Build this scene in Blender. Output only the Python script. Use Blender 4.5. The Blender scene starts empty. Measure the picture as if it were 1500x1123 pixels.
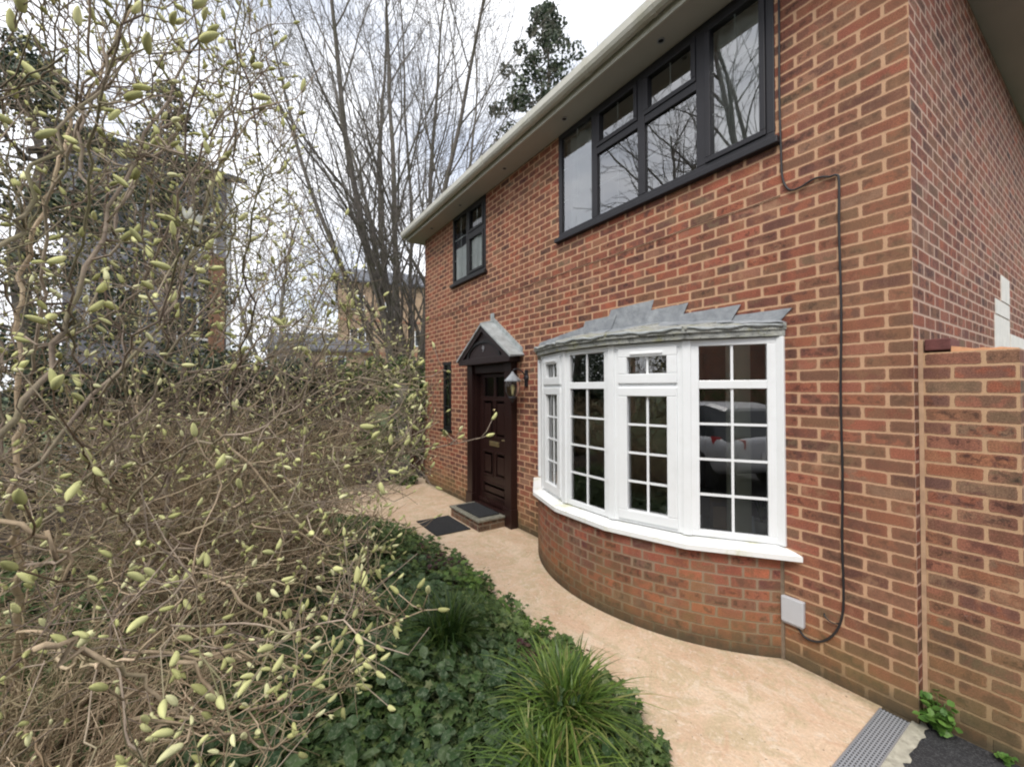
import bpy, bmesh, math, random
import numpy as np
from mathutils import Vector, Matrix
R_ = math.radians
C = bpy.context.scene.collection
scn = bpy.context.scene
random.seed(7); rng = np.random.default_rng(7)

# ------------------------------------------------------------ camera
yaw, pitch, roll = 0.985586709, 0.0120232531, -0.00290319
cam_pos = Vector((0.6916, -3.1089, 1.8355))
cd = bpy.data.cameras.new("camera"); cam = bpy.data.objects.new("camera", cd); C.objects.link(cam)
cd.sensor_width = 36; cd.sensor_fit = 'HORIZONTAL'; cd.lens = 611.388 / 1500 * 36
cd.clip_start = 0.02; cd.clip_end = 2000
fw = Vector((-math.sin(yaw), math.cos(yaw), 0)); rt = Vector((math.cos(yaw), math.sin(yaw), 0)); up = Vector((0, 0, 1))
f2 = fw * math.cos(pitch) + up * math.sin(pitch); u2 = up * math.cos(pitch) - fw * math.sin(pitch)
r3 = rt * math.cos(roll) + u2 * math.sin(roll); u3 = u2 * math.cos(roll) - rt * math.sin(roll)
cam.matrix_world = Matrix(((r3.x, u3.x, -f2.x, cam_pos.x), (r3.y, u3.y, -f2.y, cam_pos.y), (r3.z, u3.z, -f2.z, cam_pos.z), (0, 0, 0, 1)))
scn.camera = cam
CAMN = np.array(cam_pos); MC = np.array([list(r3), list(-u3), list(f2)])
def proj(P):
    q = (np.atleast_2d(P) - CAMN) @ MC.T
    return 750 + 611.388 * q[:, 0] / q[:, 2], 561.5 + 611.388 * q[:, 1] / q[:, 2], q[:, 2]

# ------------------------------------------------------------ world, sun, exposure
SUN_EL, SUN_ROT = R_(52), R_(148)
w = bpy.data.worlds.new("World"); scn.world = w; w.use_nodes = True
nt = w.node_tree; nt.nodes.clear()
N = lambda t, **k: nt.nodes.new(t)
out = N('ShaderNodeOutputWorld'); bg = N('ShaderNodeBackground'); sky = N('ShaderNodeTexSky')
sky.sky_type = 'NISHITA'; sky.sun_disc = False; sky.sun_elevation = SUN_EL; sky.sun_rotation = SUN_ROT
tc = N('ShaderNodeTexCoord'); mp = N('ShaderNodeMapping'); mp.inputs['Scale'].default_value = (1, 1, 2.6)
no = N('ShaderNodeTexNoise'); no.inputs['Scale'].default_value = 1.7; no.inputs['Detail'].default_value = 6
cr = N('ShaderNodeValToRGB'); cr.color_ramp.elements[0].position = .36; cr.color_ramp.elements[0].color = (5.0, 5.15, 5.55, 1)
cr.color_ramp.elements[1].position = .66; cr.color_ramp.elements[1].color = (8.0, 8.1, 8.4, 1)
cv = N('ShaderNodeValToRGB'); cv.color_ramp.elements[0].position = .33; cv.color_ramp.elements[0].color = (.55, .55, .55, 1)
cv.color_ramp.elements[1].position = .5; cv.color_ramp.elements[1].color = (1, 1, 1, 1)
mx = N('ShaderNodeMix'); mx.data_type = 'RGBA'
L = nt.links.new
L(tc.outputs['Generated'], mp.inputs['Vector']); L(mp.outputs[0], no.inputs['Vector']); L(no.outputs['Fac'], cr.inputs[0]); L(no.outputs['Fac'], cv.inputs[0])
L(cv.outputs[0], mx.inputs['Factor']); L(sky.outputs[0], mx.inputs['A']); L(cr.outputs[0], mx.inputs['B'])
L(mx.outputs['Result'], bg.inputs['Color']); bg.inputs['Strength'].default_value = 0.12; L(bg.outputs[0], out.inputs[0])
sd = bpy.data.lights.new("sun", 'SUN'); so = bpy.data.objects.new("sun", sd); C.objects.link(so)
sd.energy = 1.5; sd.angle = R_(26); sd.color = (1, .95, .88)
# sun towards direction of sky rotation: from the drive side, high
sdir = Vector((math.sin(SUN_ROT) * math.cos(SUN_EL), math.cos(SUN_ROT) * math.cos(SUN_EL), math.sin(SUN_EL)))
so.rotation_euler = sdir.to_track_quat('Z', 'Y').to_euler()
scn.view_settings.view_transform = 'Standard'; scn.view_settings.look = 'None'
scn.view_settings.exposure = 0.92; scn.view_settings.gamma = 1
scn.cycles.max_bounces = 8; scn.cycles.transparent_max_bounces = 12; scn.cycles.filter_width = 2.1
scn.cycles.use_denoising = True

# ------------------------------------------------------------ material helpers
class NB:
    def __init__(s, name):
        s.m = bpy.data.materials.new(name); s.m.use_nodes = True; s.t = s.m.node_tree; s.t.nodes.clear()
        s.out = s.n('ShaderNodeOutputMaterial'); s.b = s.n('ShaderNodeBsdfPrincipled'); s.l(s.b.outputs[0], s.out.inputs[0])
    def n(s, t): return s.t.nodes.new(t)
    def l(s, a, b): s.t.links.new(a, b)
    def put(s, v, i):
        if hasattr(v, 'is_linked'): s.l(v, i)
        elif v is not None:
            if isinstance(v, (tuple, list)) and len(v) == 3 and len(getattr(i, 'default_value', (0,) * 3)) == 4: v = tuple(v) + (1,)
            i.default_value = v
    def math(s, op, a, b=None, c=None, clamp=False):
        n = s.n('ShaderNodeMath'); n.operation = op; n.use_clamp = clamp
        s.put(a, n.inputs[0]); s.put(b, n.inputs[1]); s.put(c, n.inputs[2]); return n.outputs[0]
    def noise(s, vec, scale, detail=3, rough=.55, out='Fac', dist=0):
        n = s.n('ShaderNodeTexNoise'); s.put(vec, n.inputs['Vector']); n.inputs['Scale'].default_value = scale
        n.inputs['Detail'].default_value = detail; n.inputs['Roughness'].default_value = rough; n.inputs['Distortion'].default_value = dist
        return n.outputs[out]
    def ramp(s, f, stops, interp='LINEAR'):
        n = s.n('ShaderNodeValToRGB'); n.color_ramp.interpolation = interp; e = n.color_ramp.elements
        while len(e) < len(stops): e.new(.5)
        for x, (p, c) in zip(e, stops):
            x.position = p; x.color = tuple(c) + (1,) if isinstance(c, (tuple, list)) else (c, c, c, 1)
        s.put(f, n.inputs[0]); return n.outputs[0]
    def mix(s, f, a, b, mode='MIX'):
        n = s.n('ShaderNodeMix'); n.data_type = 'RGBA'; n.blend_type = mode
        s.put(f, n.inputs['Factor']); s.put(a, n.inputs['A']); s.put(b, n.inputs['B']); return n.outputs['Result']
    def obj(s): return s.n('ShaderNodeTexCoord').outputs['Object']
    def geo(s, k='Position'): return s.n('ShaderNodeNewGeometry').outputs[k]
    def bump(s, h, strength=.5, dist=.005):
        n = s.n('ShaderNodeBump'); n.inputs['Strength'].default_value = strength; n.inputs['Distance'].default_value = dist
        s.put(h, n.inputs['Height']); s.l(n.outputs[0], s.b.inputs['Normal'])
    def fin(s, color=None, rough=None, metal=None, spec=None):
        s.put(color, s.b.inputs['Base Color']); s.put(rough, s.b.inputs['Roughness']); s.put(metal, s.b.inputs['Metallic'])
        if spec is not None: s.b.inputs['Specular IOR Level'].default_value = spec
        return s.m

def plain(name, col, rough=.5, var=.12, scale=6, bump=.15, bscale=60, metal=0, dirt=None, dirtamt=.5, spec=None):
    b = NB(name); p = b.geo()
    f = b.noise(p, scale, 5, .6)
    lo = tuple(c * (1 - var) for c in col); hi = tuple(min(1, c * (1 + var)) for c in col)
    c = b.ramp(f, [(.3, lo), (.7, hi)])
    if dirt:
        d = b.ramp(b.noise(p, scale * .7 + 3, 7, .7), [(.52, 0), (.68, 1)])
        c = b.mix(b.math('MULTIPLY', d, dirtamt), c, dirt)
    if bump: b.bump(b.noise(p, bscale, 3), bump, .003)
    return b.fin(c, rough, metal, spec)

def brick_mat(name, mortar=((.59, .365, .23), (.46, .28, .17)), ramp=None, wear=True, mw=.0062, red=0, zgreen=.55, brick_len=.225, corner=False):
    b = NB(name); uv = b.n('ShaderNodeUVMap'); uv.uv_map = 'UVMap'; pos = b.geo()
    sp = b.n('ShaderNodeSeparateXYZ'); b.l(uv.outputs[0], sp.inputs[0]); U, V = sp.outputs[0], sp.outputs[1]
    wob = b.noise(uv.outputs[0], 9, 2); wob2 = b.noise(uv.outputs[0], 70, 3)
    U = b.math('ADD', U, b.math('MULTIPLY', b.math('SUBTRACT', wob, .5), .010))
    V = b.math('ADD', V, b.math('MULTIPLY', b.math('SUBTRACT', b.noise(uv.outputs[0], 5.3, 2), .5), .010))
    row = b.math('FLOOR', b.math('DIVIDE', V, .075))
    par = b.math('MULTIPLY', b.math('FLOORED_MODULO', row, 2), .5)
    uu = b.math('ADD', b.math('DIVIDE', U, brick_len), par)
    col = b.math('FLOOR', uu)
    cm = b.n('ShaderNodeCombineXYZ'); b.l(col, cm.inputs[0]); b.l(row, cm.inputs[1])
    wn = b.n('ShaderNodeTexWhiteNoise'); wn.noise_dimensions = '2D'; b.l(cm.outputs[0], wn.inputs['Vector'])
    sc = b.n('ShaderNodeSeparateColor'); b.l(wn.outputs['Color'], sc.inputs[0]); r1, r2, r3_ = sc.outputs
    # per brick joint jitter
    fu = b.math('MULTIPLY', b.math('FRACT', uu), brick_len); fv = b.math('MULTIPLY', b.math('FRACT', b.math('DIVIDE', V, .075)), .075)
    du = b.math('SUBTRACT', b.math('MINIMUM', fu, b.math('SUBTRACT', brick_len, fu)), b.math('ADD', mw, b.math('MULTIPLY', r3_, .003)))
    dv = b.math('SUBTRACT', b.math('MINIMUM', fv, b.math('SUBTRACT', .075, fv)), b.math('ADD', mw - .0008, b.math('MULTIPLY', r2, .0016)))
    d = b.math('SMOOTH_MIN', b.math('SUBTRACT', du, .0015), dv, .016)
    d = b.math('ADD', d, b.math('MULTIPLY', b.math('SUBTRACT', wob2, .5), .009))
    mask = b.n('ShaderNodeMapRange'); mask.inputs['From Min'].default_value = -.0012; mask.inputs['From Max'].default_value = .0012
    mask.interpolation_type = 'SMOOTHSTEP'; b.l(d, mask.inputs[0]); mask = mask.outputs[0]
    ramp = ramp or [(0, (.095, .048, .040)), (.12, (.17, .072, .052)), (.32, (.245, .088, .055)), (.52, (.21, .078, .052)), (.66, (.185, .100, .060)), (.78, (.135, .066, .052)), (.90, (.31, .10, .064)), (1, (.23, .145, .098))]
    c = b.ramp(r1, ramp)
    # two-tone inside a brick: offset noise per brick
    off = b.n('ShaderNodeVectorMath'); off.operation = 'MULTIPLY_ADD'
    b.l(wn.outputs['Color'], off.inputs[0]); off.inputs[1].default_value = (37, 53, 11); b.l(uv.outputs[0], off.inputs[2])
    n1 = b.noise(off.outputs[0], 11, 3, .6)
    c2 = b.ramp(r2, [(0, (.10, .045, .042)), (.35, (.20, .105, .062)), (.6, (.33, .105, .06)), (.8, (.145, .11, .068)), (1, (.27, .10, .07))])
    c = b.mix(b.math('MULTIPLY', b.ramp(n1, [(.46, 0), (.56, 1)]), .75), c, c2)
    n2 = b.noise(off.outputs[0], 26, 3, .65); dk = b.mix(1, c, (.42, .45, .52), 'MULTIPLY')
    c = b.mix(b.math('MULTIPLY', b.math('MULTIPLY', b.ramp(n2, [(.50, 0), (.60, 1)]), b.ramp(r3_, [(.45, 0), (.6, .9)])), b.ramp(d, [(.004, 0), (.014, 1)])), c, dk)
    rim = b.ramp(d, [(.0, .38), (.011, 0)]); c = b.mix(rim, c, (.33, .17, .11))
    st_ = b.n('ShaderNodeMapping'); st_.inputs['Scale'].default_value = (2.6, 2.6, .55); b.l(pos, st_.inputs[0])
    c = b.mix(1, c, b.ramp(b.noise(st_.outputs[0], 1.4, 5, .65), [(.34, (.66, .68, .72)), (.52, (1, 1, 1)), (.7, (1.16, 1.12, 1.06))]), 'MULTIPLY')
    big = b.noise(pos, .9, 3, .6)
    c = b.mix(b.ramp(big, [(.35, .0), (.7, .35)]), c, b.mix(1, c, (1.12, .9, .8), 'MULTIPLY'))
    fine = b.noise(uv.outputs[0], 150, 6, .85)
    c = b.mix(1, c, b.ramp(fine, [(.34, .50), (.50, 1.05), (.64, 1.9)]), 'MULTIPLY')
    m = b.mix(b.noise(pos, 7, 5, .7), mortar[0], mortar[1]); m = b.mix(1, m, b.ramp(b.noise(uv.outputs[0], 240, 3), [(.3, .8), (.7, 1.2)]), 'MULTIPLY')
    # paler, browner bricks towards the quoin
    if corner:
        px_ = b.n('ShaderNodeSeparateXYZ'); b.l(pos, px_.inputs[0]); cf = b.ramp(b.math('ADD', px_.outputs[0], 1), [(.35, 0), (.93, .42)]); c = b.mix(b.math('MULTIPLY', cf, b.ramp(r3_, [(.1, .3), (.6, 1)])), c, (.25, .145, .082))
    # mortar smear on some bricks
    sm = b.ramp(b.noise(pos, 3.1, 6, .75), [(.56, 0), (.70, .5)])
    c = b.mix(sm, c, m)
    c = b.mix(mask, m, c)
    if wear:
        ps = b.n('ShaderNodeSeparateXYZ'); b.l(pos, ps.inputs[0]); z = ps.outputs[2]
        zz = b.math('ADD', z, b.math('MULTIPLY', b.math('SUBTRACT', b.noise(pos, 3.2, 5, .65), .5), .9))
        g = b.ramp(zz, [(0, 1), (zgreen, .0)])
        c = b.mix(g, c, b.mix(.55, c, (.155, .135, .05)))
        zd = b.math('ADD', z, b.math('MULTIPLY', b.math('SUBTRACT', b.noise(pos, 9, 5, .7), .5), .22))
        c = b.mix(b.ramp(zd, [(.0, .8), (.16, 0)]), c, (.055, .048, .033))
        lime = b.ramp(b.noise(pos, 13, 7, .8), [(.66, 0), (.74, .6)])
        c = b.mix(lime, c, (.55, .5, .42))
    hgt = b.math('ADD', b.math('MULTIPLY', mask, 1), b.math('MULTIPLY', fine, .35))
    hgt = b.math('ADD', hgt, b.math('MULTIPLY', b.noise(uv.outputs[0], 60, 3), .25))
    b.bump(hgt, .75, .005)
    return b.fin(c, .9, spec=.25)

def leafmat(name, stops, rough=.45, scale=0, trans=.25, spec=.5, edge=None, patch=False):
    b = NB(name); r = b.geo('Random Per Island'); c = b.ramp(r, stops)
    if patch:
        c = b.mix(b.ramp(b.noise(b.geo(), 2.6, 4, .7), [(.48, 0), (.58, .75)]), c, b.mix(1, c, (1.5, 1.45, 1.9), 'MULTIPLY'))
        c = b.mix(b.ramp(b.noise(b.geo(), 3.7, 5, .75), [(.60, 0), (.68, .7)]), c, (.10, .065, .035))
    c = b.mix(1, c, b.ramp(b.noise(b.geo(), 25, 3), [(.3, .75), (.7, 1.2)]), 'MULTIPLY')
    if edge:
        c = b.mix(b.ramp(b.noise(b.geo(), edge[1], 4, .7), [(.5, 0), (.6, .7)]), c, edge[0])
    b.fin(c, rough, spec=spec)
    t = b.n('ShaderNodeBsdfTranslucent'); b.put(c, t.inputs[0]); ms = b.n('ShaderNodeMixShader'); ms.inputs[0].default_value = trans
    b.l(b.b.outputs[0], ms.inputs[1]); b.l(t.outputs[0], ms.inputs[2]); b.l(ms.outputs[0], b.out.inputs[0]); return b.m

def bark(name, a, c_, green=None, scale=12, gs=.5, isl=None):
    b = NB(name); o = b.geo(); f = b.noise(o, scale, 6, .7); c = b.ramp(f, [(.3, a), (.68, c_)])
    if isl: c = b.mix(1, c, b.ramp(b.geo('Random Per Island'), isl), 'MULTIPLY')
    if green: c = b.mix(b.ramp(b.noise(o, scale * .4, 4), [(.48, 0), (.62, gs)]), c, green)
    b.bump(b.noise(o, scale * 5, 4), .5, .006); return b.fin(c, .85, spec=.2)

def glass(name, ior, tint=(.86, .9, .88), rough=0.0):
    b = NB(name); b.t.nodes.remove(b.b)
    t = b.n('ShaderNodeBsdfTransparent'); t.inputs[0].default_value = tint + (1,)
    g = b.n('ShaderNodeBsdfGlossy'); g.inputs['Roughness'].default_value = rough; g.inputs[0].default_value = (1, 1, 1, 1)
    nz = b.n('ShaderNodeBump'); nz.inputs['Strength'].default_value = .05; nz.inputs['Distance'].default_value = .01
    b.l(b.noise(b.geo(), 2.2, 2), nz.inputs['Height']); b.l(nz.outputs[0], g.inputs['Normal'])
    fr = b.n('ShaderNodeFresnel'); fr.inputs[0].default_value = ior
    ms = b.n('ShaderNodeMixShader'); b.l(fr.outputs[0], ms.inputs[0]); b.l(t.outputs[0], ms.inputs[1]); b.l(g.outputs[0], ms.inputs[2]); b.l(ms.outputs[0], b.out.inputs[0]); return b.m

M = {}
M['brick'] = brick_mat('brick', corner=True)
M['brick_side'] = brick_mat('brick_side', zgreen=.2, mortar=((.58, .41, .32), (.46, .32, .245)))
M['brick_bay'] = brick_mat('brick_bay', mortar=((.34, .235, .17), (.24, .18, .125)), brick_len=.170, mw=.0052, zgreen=.62,
    ramp=[(0, (.12, .05, .045)), (.18, (.24, .082, .055)), (.4, (.29, .10, .065)), (.6, (.20, .08, .06)), (.8, (.36, .12, .07)), (.92, (.15, .07, .058)), (1, (.26, .14, .095))])
M['brick_pier'] = brick_mat('brick_pier', zgreen=.75, ramp=[(0, (.14, .075, .06)), (.2, (.24, .11, .075)), (.42, (.29, .125, .08)), (.6, (.22, .14, .09)), (.75, (.26, .145, .09)), (.88, (.31, .13, .07)), (1, (.23, .155, .10))], mortar=((.56, .36, .22), (.44, .28, .165)))
M['brick_old'] = brick_mat('brick_old', wear=False, mortar=((.35, .3, .25), (.28, .24, .2)), ramp=[(0, (.16, .06, .05)), (.5, (.28, .1, .06)), (1, (.2, .09, .06))])
M['brick_step'] = brick_mat('brick_step', wear=False, mortar=((.22, .20, .15), (.16, .14, .11)), ramp=[(0, (.09, .065, .05)), (.5, (.16, .11, .07)), (1, (.20, .11, .075))])
M['upvc'] = plain('upvc', (.82, .84, .85), .28, .03, 3, .03, dirt=(.45, .45, .38), dirtamt=.10)
M['sill_white'] = plain('sill_white', (.84, .85, .84), .35, .03, 3, .05, dirt=(.50, .50, .22), dirtamt=.6)
M['soffit'] = plain('soffit', (.44, .42, .38), .5, .05, 2.5, .05, dirt=(.4, .38, .3), dirtamt=.2)
M['gutter'] = plain('gutter', (.52, .51, .45), .4, .06, 3, .05, dirt=(.35, .34, .24), dirtamt=.5)
M['anthracite'] = plain('anthracite', (.012, .011, .015), .5, .1, 8, .08)
M['black_frame'] = plain('black_frame', (.009, .0085, .009), .5, .1)
M['dark_brown'] = plain('dark_brown', (.018, .009, .009), .5, .12, 5, .1)
M['door_paint'] = plain('door_paint', (.019, .0062, .005), .42, .1, 6, .08)
M['brass'] = plain('brass', (.55, .45, .25), .35, .1, metal=.9)
M['steel'] = plain('steel', (.42, .43, .45), .45, .1, metal=.6, bump=.1)
M['meter_grey'] = plain('meter_grey', (.48, .50, .53), .4, .04, 5, .04)
M['cable'] = plain('cable', (.018, .018, .02), .5, .15)
M['wire'] = plain('wire', (.055, .03, .025), .7, .15)
M['rubber'] = plain('rubber', (.018, .019, .021), .85, .3, 20, .9, 220)
M['slab'] = plain('slab', (.20, .19, .15), .85, .25, 14, .5, 80, dirt=(.07, .08, .045), dirtamt=.7)
M['cement'] = plain('cement', (.38, .36, .29), .9, .25, 18, .8, 60, dirt=(.14, .13, .1), dirtamt=.6)
M['render_white'] = plain('render_white', (.72, .70, .64), .8, .1, 9, .4)
M['plaster'] = plain('plaster', (.50, .46, .40), .8, .05)
M['carpet'] = plain('carpet', (.16, .12, .09), .95, .1)
M['curtain'] = plain('curtain', (.82, .80, .68), .85, .05)
M['net'] = plain('net', (.80, .83, .82), .85, .05)
M['card'] = plain('card', (.50, .33, .17), .8, .08)
M['paper'] = plain('paper', (.88, .90, .93), .7, .03)
M['porcelain'] = plain('porcelain', (.75, .74, .70), .3, .04)
M['soil'] = plain('soil', (.035, .025, .017), .95, .4, 20, 1, 90)
M['fence'] = plain('fence', (.085, .055, .038), .85, .35, 9, .5, 60)
M['fence_red'] = plain('fence_red', (.12, .045, .022), .8, .3, 9, .5, 60)
M['slate'] = plain('slate', (.085, .09, .105), .6, .3, 7, .4)
M['tile_brown'] = plain('tile_brown', (.10, .065, .05), .8, .3, 8, .5)
M['tilehang'] = plain('tilehang', (.24, .24, .27), .7, .3, 8, .5)
M['yellow_brick'] = plain('yellow_brick', (.38, .27, .18), .9, .2, 5, .3)
M['orange_brick'] = plain('orange_brick', (.30, .16, .10), .9, .25, 5, .3)
M['grass'] = plain('grass', (.05, .075, .02), .95, .4, 3, 1, 30)
M['glass_low'] = glass('glass_low', 2.8)
M['glass_up'] = glass('glass_up', 3.1)
M['glass_dark'] = plain('glass_dark', (.03, .035, .04), .08, .1, bump=0)
M['carpaint'] = plain('carpaint', (.62, .63, .65), .22, .02, bump=0)
M['tail_red'] = plain('tail_red', (.45, .01, .012), .15, .05, bump=0)
M['tyre'] = plain('tyre', (.012, .012, .013), .8)
M['lamp_glass'] = glass('lamp_glass', 1.35, (.8, .76, .55), .3)
b = NB('lead'); p = b.geo(); c = b.ramp(b.noise(p, 9, 6, .7), [(.3, (.19, .205, .225)), (.7, (.37, .39, .41))])
b.bump(b.noise(p, 22, 5), .6, .012); M['lead'] = b.fin(c, .5, .15)
b = NB('mossy_lead'); p = b.geo(); c = b.ramp(b.noise(p, 14, 6, .75), [(.28, (.13, .13, .12)), (.48, (.33, .34, .32)), (.66, (.55, .55, .50))])
c = b.mix(b.ramp(b.noise(p, 7, 6, .75), [(.50, 0), (.62, .75)]), c, (.19, .19, .065)); c = b.mix(b.ramp(b.noise(p, 30, 4, .7), [(.58, 0), (.66, .8)]), c, (.04, .045, .03))
b.bump(b.noise(p, 35, 5, .7), .9, .015); M['mossy_lead'] = b.fin(c, .85); M['lead_pale'] = plain('lead_pale', (.33, .355, .36), .6, .3, 11, .5, 40, dirt=(.22, .25, .2), dirtamt=.5)
b = NB('path'); p = b.geo()
c = b.ramp(b.noise(p, 1.3, 5, .6, dist=1.4), [(.28, (.50, .345, .23)), (.5, (.61, .45, .315)), (.72, (.67, .535, .40))])
c = b.mix(b.ramp(b.noise(p, 3.6, 6, .7, dist=2.2), [(.47, 0), (.60, .7)]), c, (.46, .375, .235))
c = b.mix(b.ramp(b.noise(p, 6, 7, .75, dist=3), [(.52, 0), (.62, .75)]), c, (.66, .545, .425))
c = b.mix(b.ramp(b.noise(p, 2.1, 6, .75, dist=4), [(.55, 0), (.63, .5)]), c, (.55, .35, .235))
c = b.mix(1, c, b.ramp(b.noise(p, 55, 5, .8), [(.3, .80), (.7, 1.18)]), 'MULTIPLY')
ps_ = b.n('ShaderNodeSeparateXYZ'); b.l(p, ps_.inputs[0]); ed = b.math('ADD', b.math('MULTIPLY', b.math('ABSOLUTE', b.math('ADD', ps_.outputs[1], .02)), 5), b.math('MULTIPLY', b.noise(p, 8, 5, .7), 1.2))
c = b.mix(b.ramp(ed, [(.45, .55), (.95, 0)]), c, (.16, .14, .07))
c = b.mix(b.ramp(b.noise(p, 90, 3, .7), [(.62, 0), (.70, .55)]), c, (.26, .19, .12))
c = b.mix(b.ramp(b.noise(p, 38, 2, .5), [(.70, 0), (.73, .8)]), c, (.14, .10, .06))
b.bump(b.math('ADD', b.noise(p, 3.5, 5, .6, dist=2.5), b.math('MULTIPLY', b.noise(p, 60, 4), .25)), .55, .02); M['path'] = b.fin(c, .72, spec=.3)
b = NB('tarmac'); p = b.geo(); c = b.ramp(b.noise(p, 95, 6, .9), [(.38, (.008, .008, .009)), (.52, (.028, .028, .031)), (.64, (.12, .12, .12))]); b.bump(b.noise(p, 160, 4), 1, .006); M['tarmac'] = b.fin(c, .85)
b = NB('grating'); p = b.geo(); s = b.n('ShaderNodeSeparateXYZ'); b.l(p, s.inputs[0])
a1 = b.math('FRACT', b.math('MULTIPLY', s.outputs[0], 1 / .0148)); a2 = b.math('FRACT', b.math('MULTIPLY', s.outputs[1], 1 / .021))
hole = b.math('MULTIPLY', b.math('LESS_THAN', a1, .55), b.math('LESS_THAN', a2, .6))
c = b.mix(hole, (.36, .38, .41), (.07, .075, .08)); b.bump(b.math('SUBTRACT', 1, hole), .7, .004); M['grating'] = b.fin(c, .5, .3)
M['ivy'] = leafmat('ivy', patch=True, stops=[(0, (.018, .038, .010)), (.35, (.040, .080, .020)), (.7, (.07, .12, .03)), (.9, (.13, .18, .05)), (1, (.20, .22, .10))], rough=.5, edge=((.15, .19, .08), 70), trans=.15, spec=.25)
M['ivy_dark'] = leafmat('ivy_dark', [(0, (.022, .038, .020)), (.5, (.048, .072, .036)), (1, (.12, .15, .085))], .5, trans=.12)
M['liriope'] = leafmat('liriope', [(0, (.05, .10, .018)), (.5, (.11, .19, .032)), (.85, (.20, .28, .055)), (1, (.36, .32, .13))], .4, trans=.3)
M['fern'] = leafmat('fern', [(0, (.08, .16, .03)), (1, (.20, .30, .07))], .5, trans=.35)
M['weed'] = leafmat('weed', [(0, (.07, .17, .03)), (1, (.17, .31, .06))], .5, trans=.35)
M['heuchera'] = leafmat('heuchera', [(0, (.035, .012, .014)), (.6, (.07, .025, .025)), (1, (.10, .06, .035))], .5)
M['litter'] = leafmat('litter', [(0, (.05, .028, .016)), (.6, (.12, .07, .04)), (1, (.22, .15, .09))], .8)
M['bark_grey'] = bark('bark_grey', (.085, .076, .068), (.24, .215, .19), (.095, .095, .05), 9)
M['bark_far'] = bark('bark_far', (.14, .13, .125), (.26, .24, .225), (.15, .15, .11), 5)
M['bark_mag'] = bark('bark_mag', (.13, .10, .08), (.36, .29, .22), (.20, .20, .09), 10, .6, isl=[(0, (.55, .5, .5)), (.5, (1, 1, 1)), (1, (1.6, 1.6, 1.6))])
M['bark_tan'] = bark('bark_tan', (.24, .175, .11), (.56, .44, .30), (.28, .26, .14), 9, .5, isl=[(0, (.28, .24, .22)), (.3, (.62, .58, .54)), (.65, (1, 1, 1)), (1, (1.5, 1.5, 1.55))])
M['bud'] = leafmat('bud', [(0, (.30, .30, .12)), (.5, (.55, .55, .23)), (1, (.80, .78, .46))], .8, trans=.1, spec=.2)
M['petal'] = leafmat('petal', [(0, (.75, .76, .68)), (1, (.85, .86, .80))], .6, trans=.4)

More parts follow.
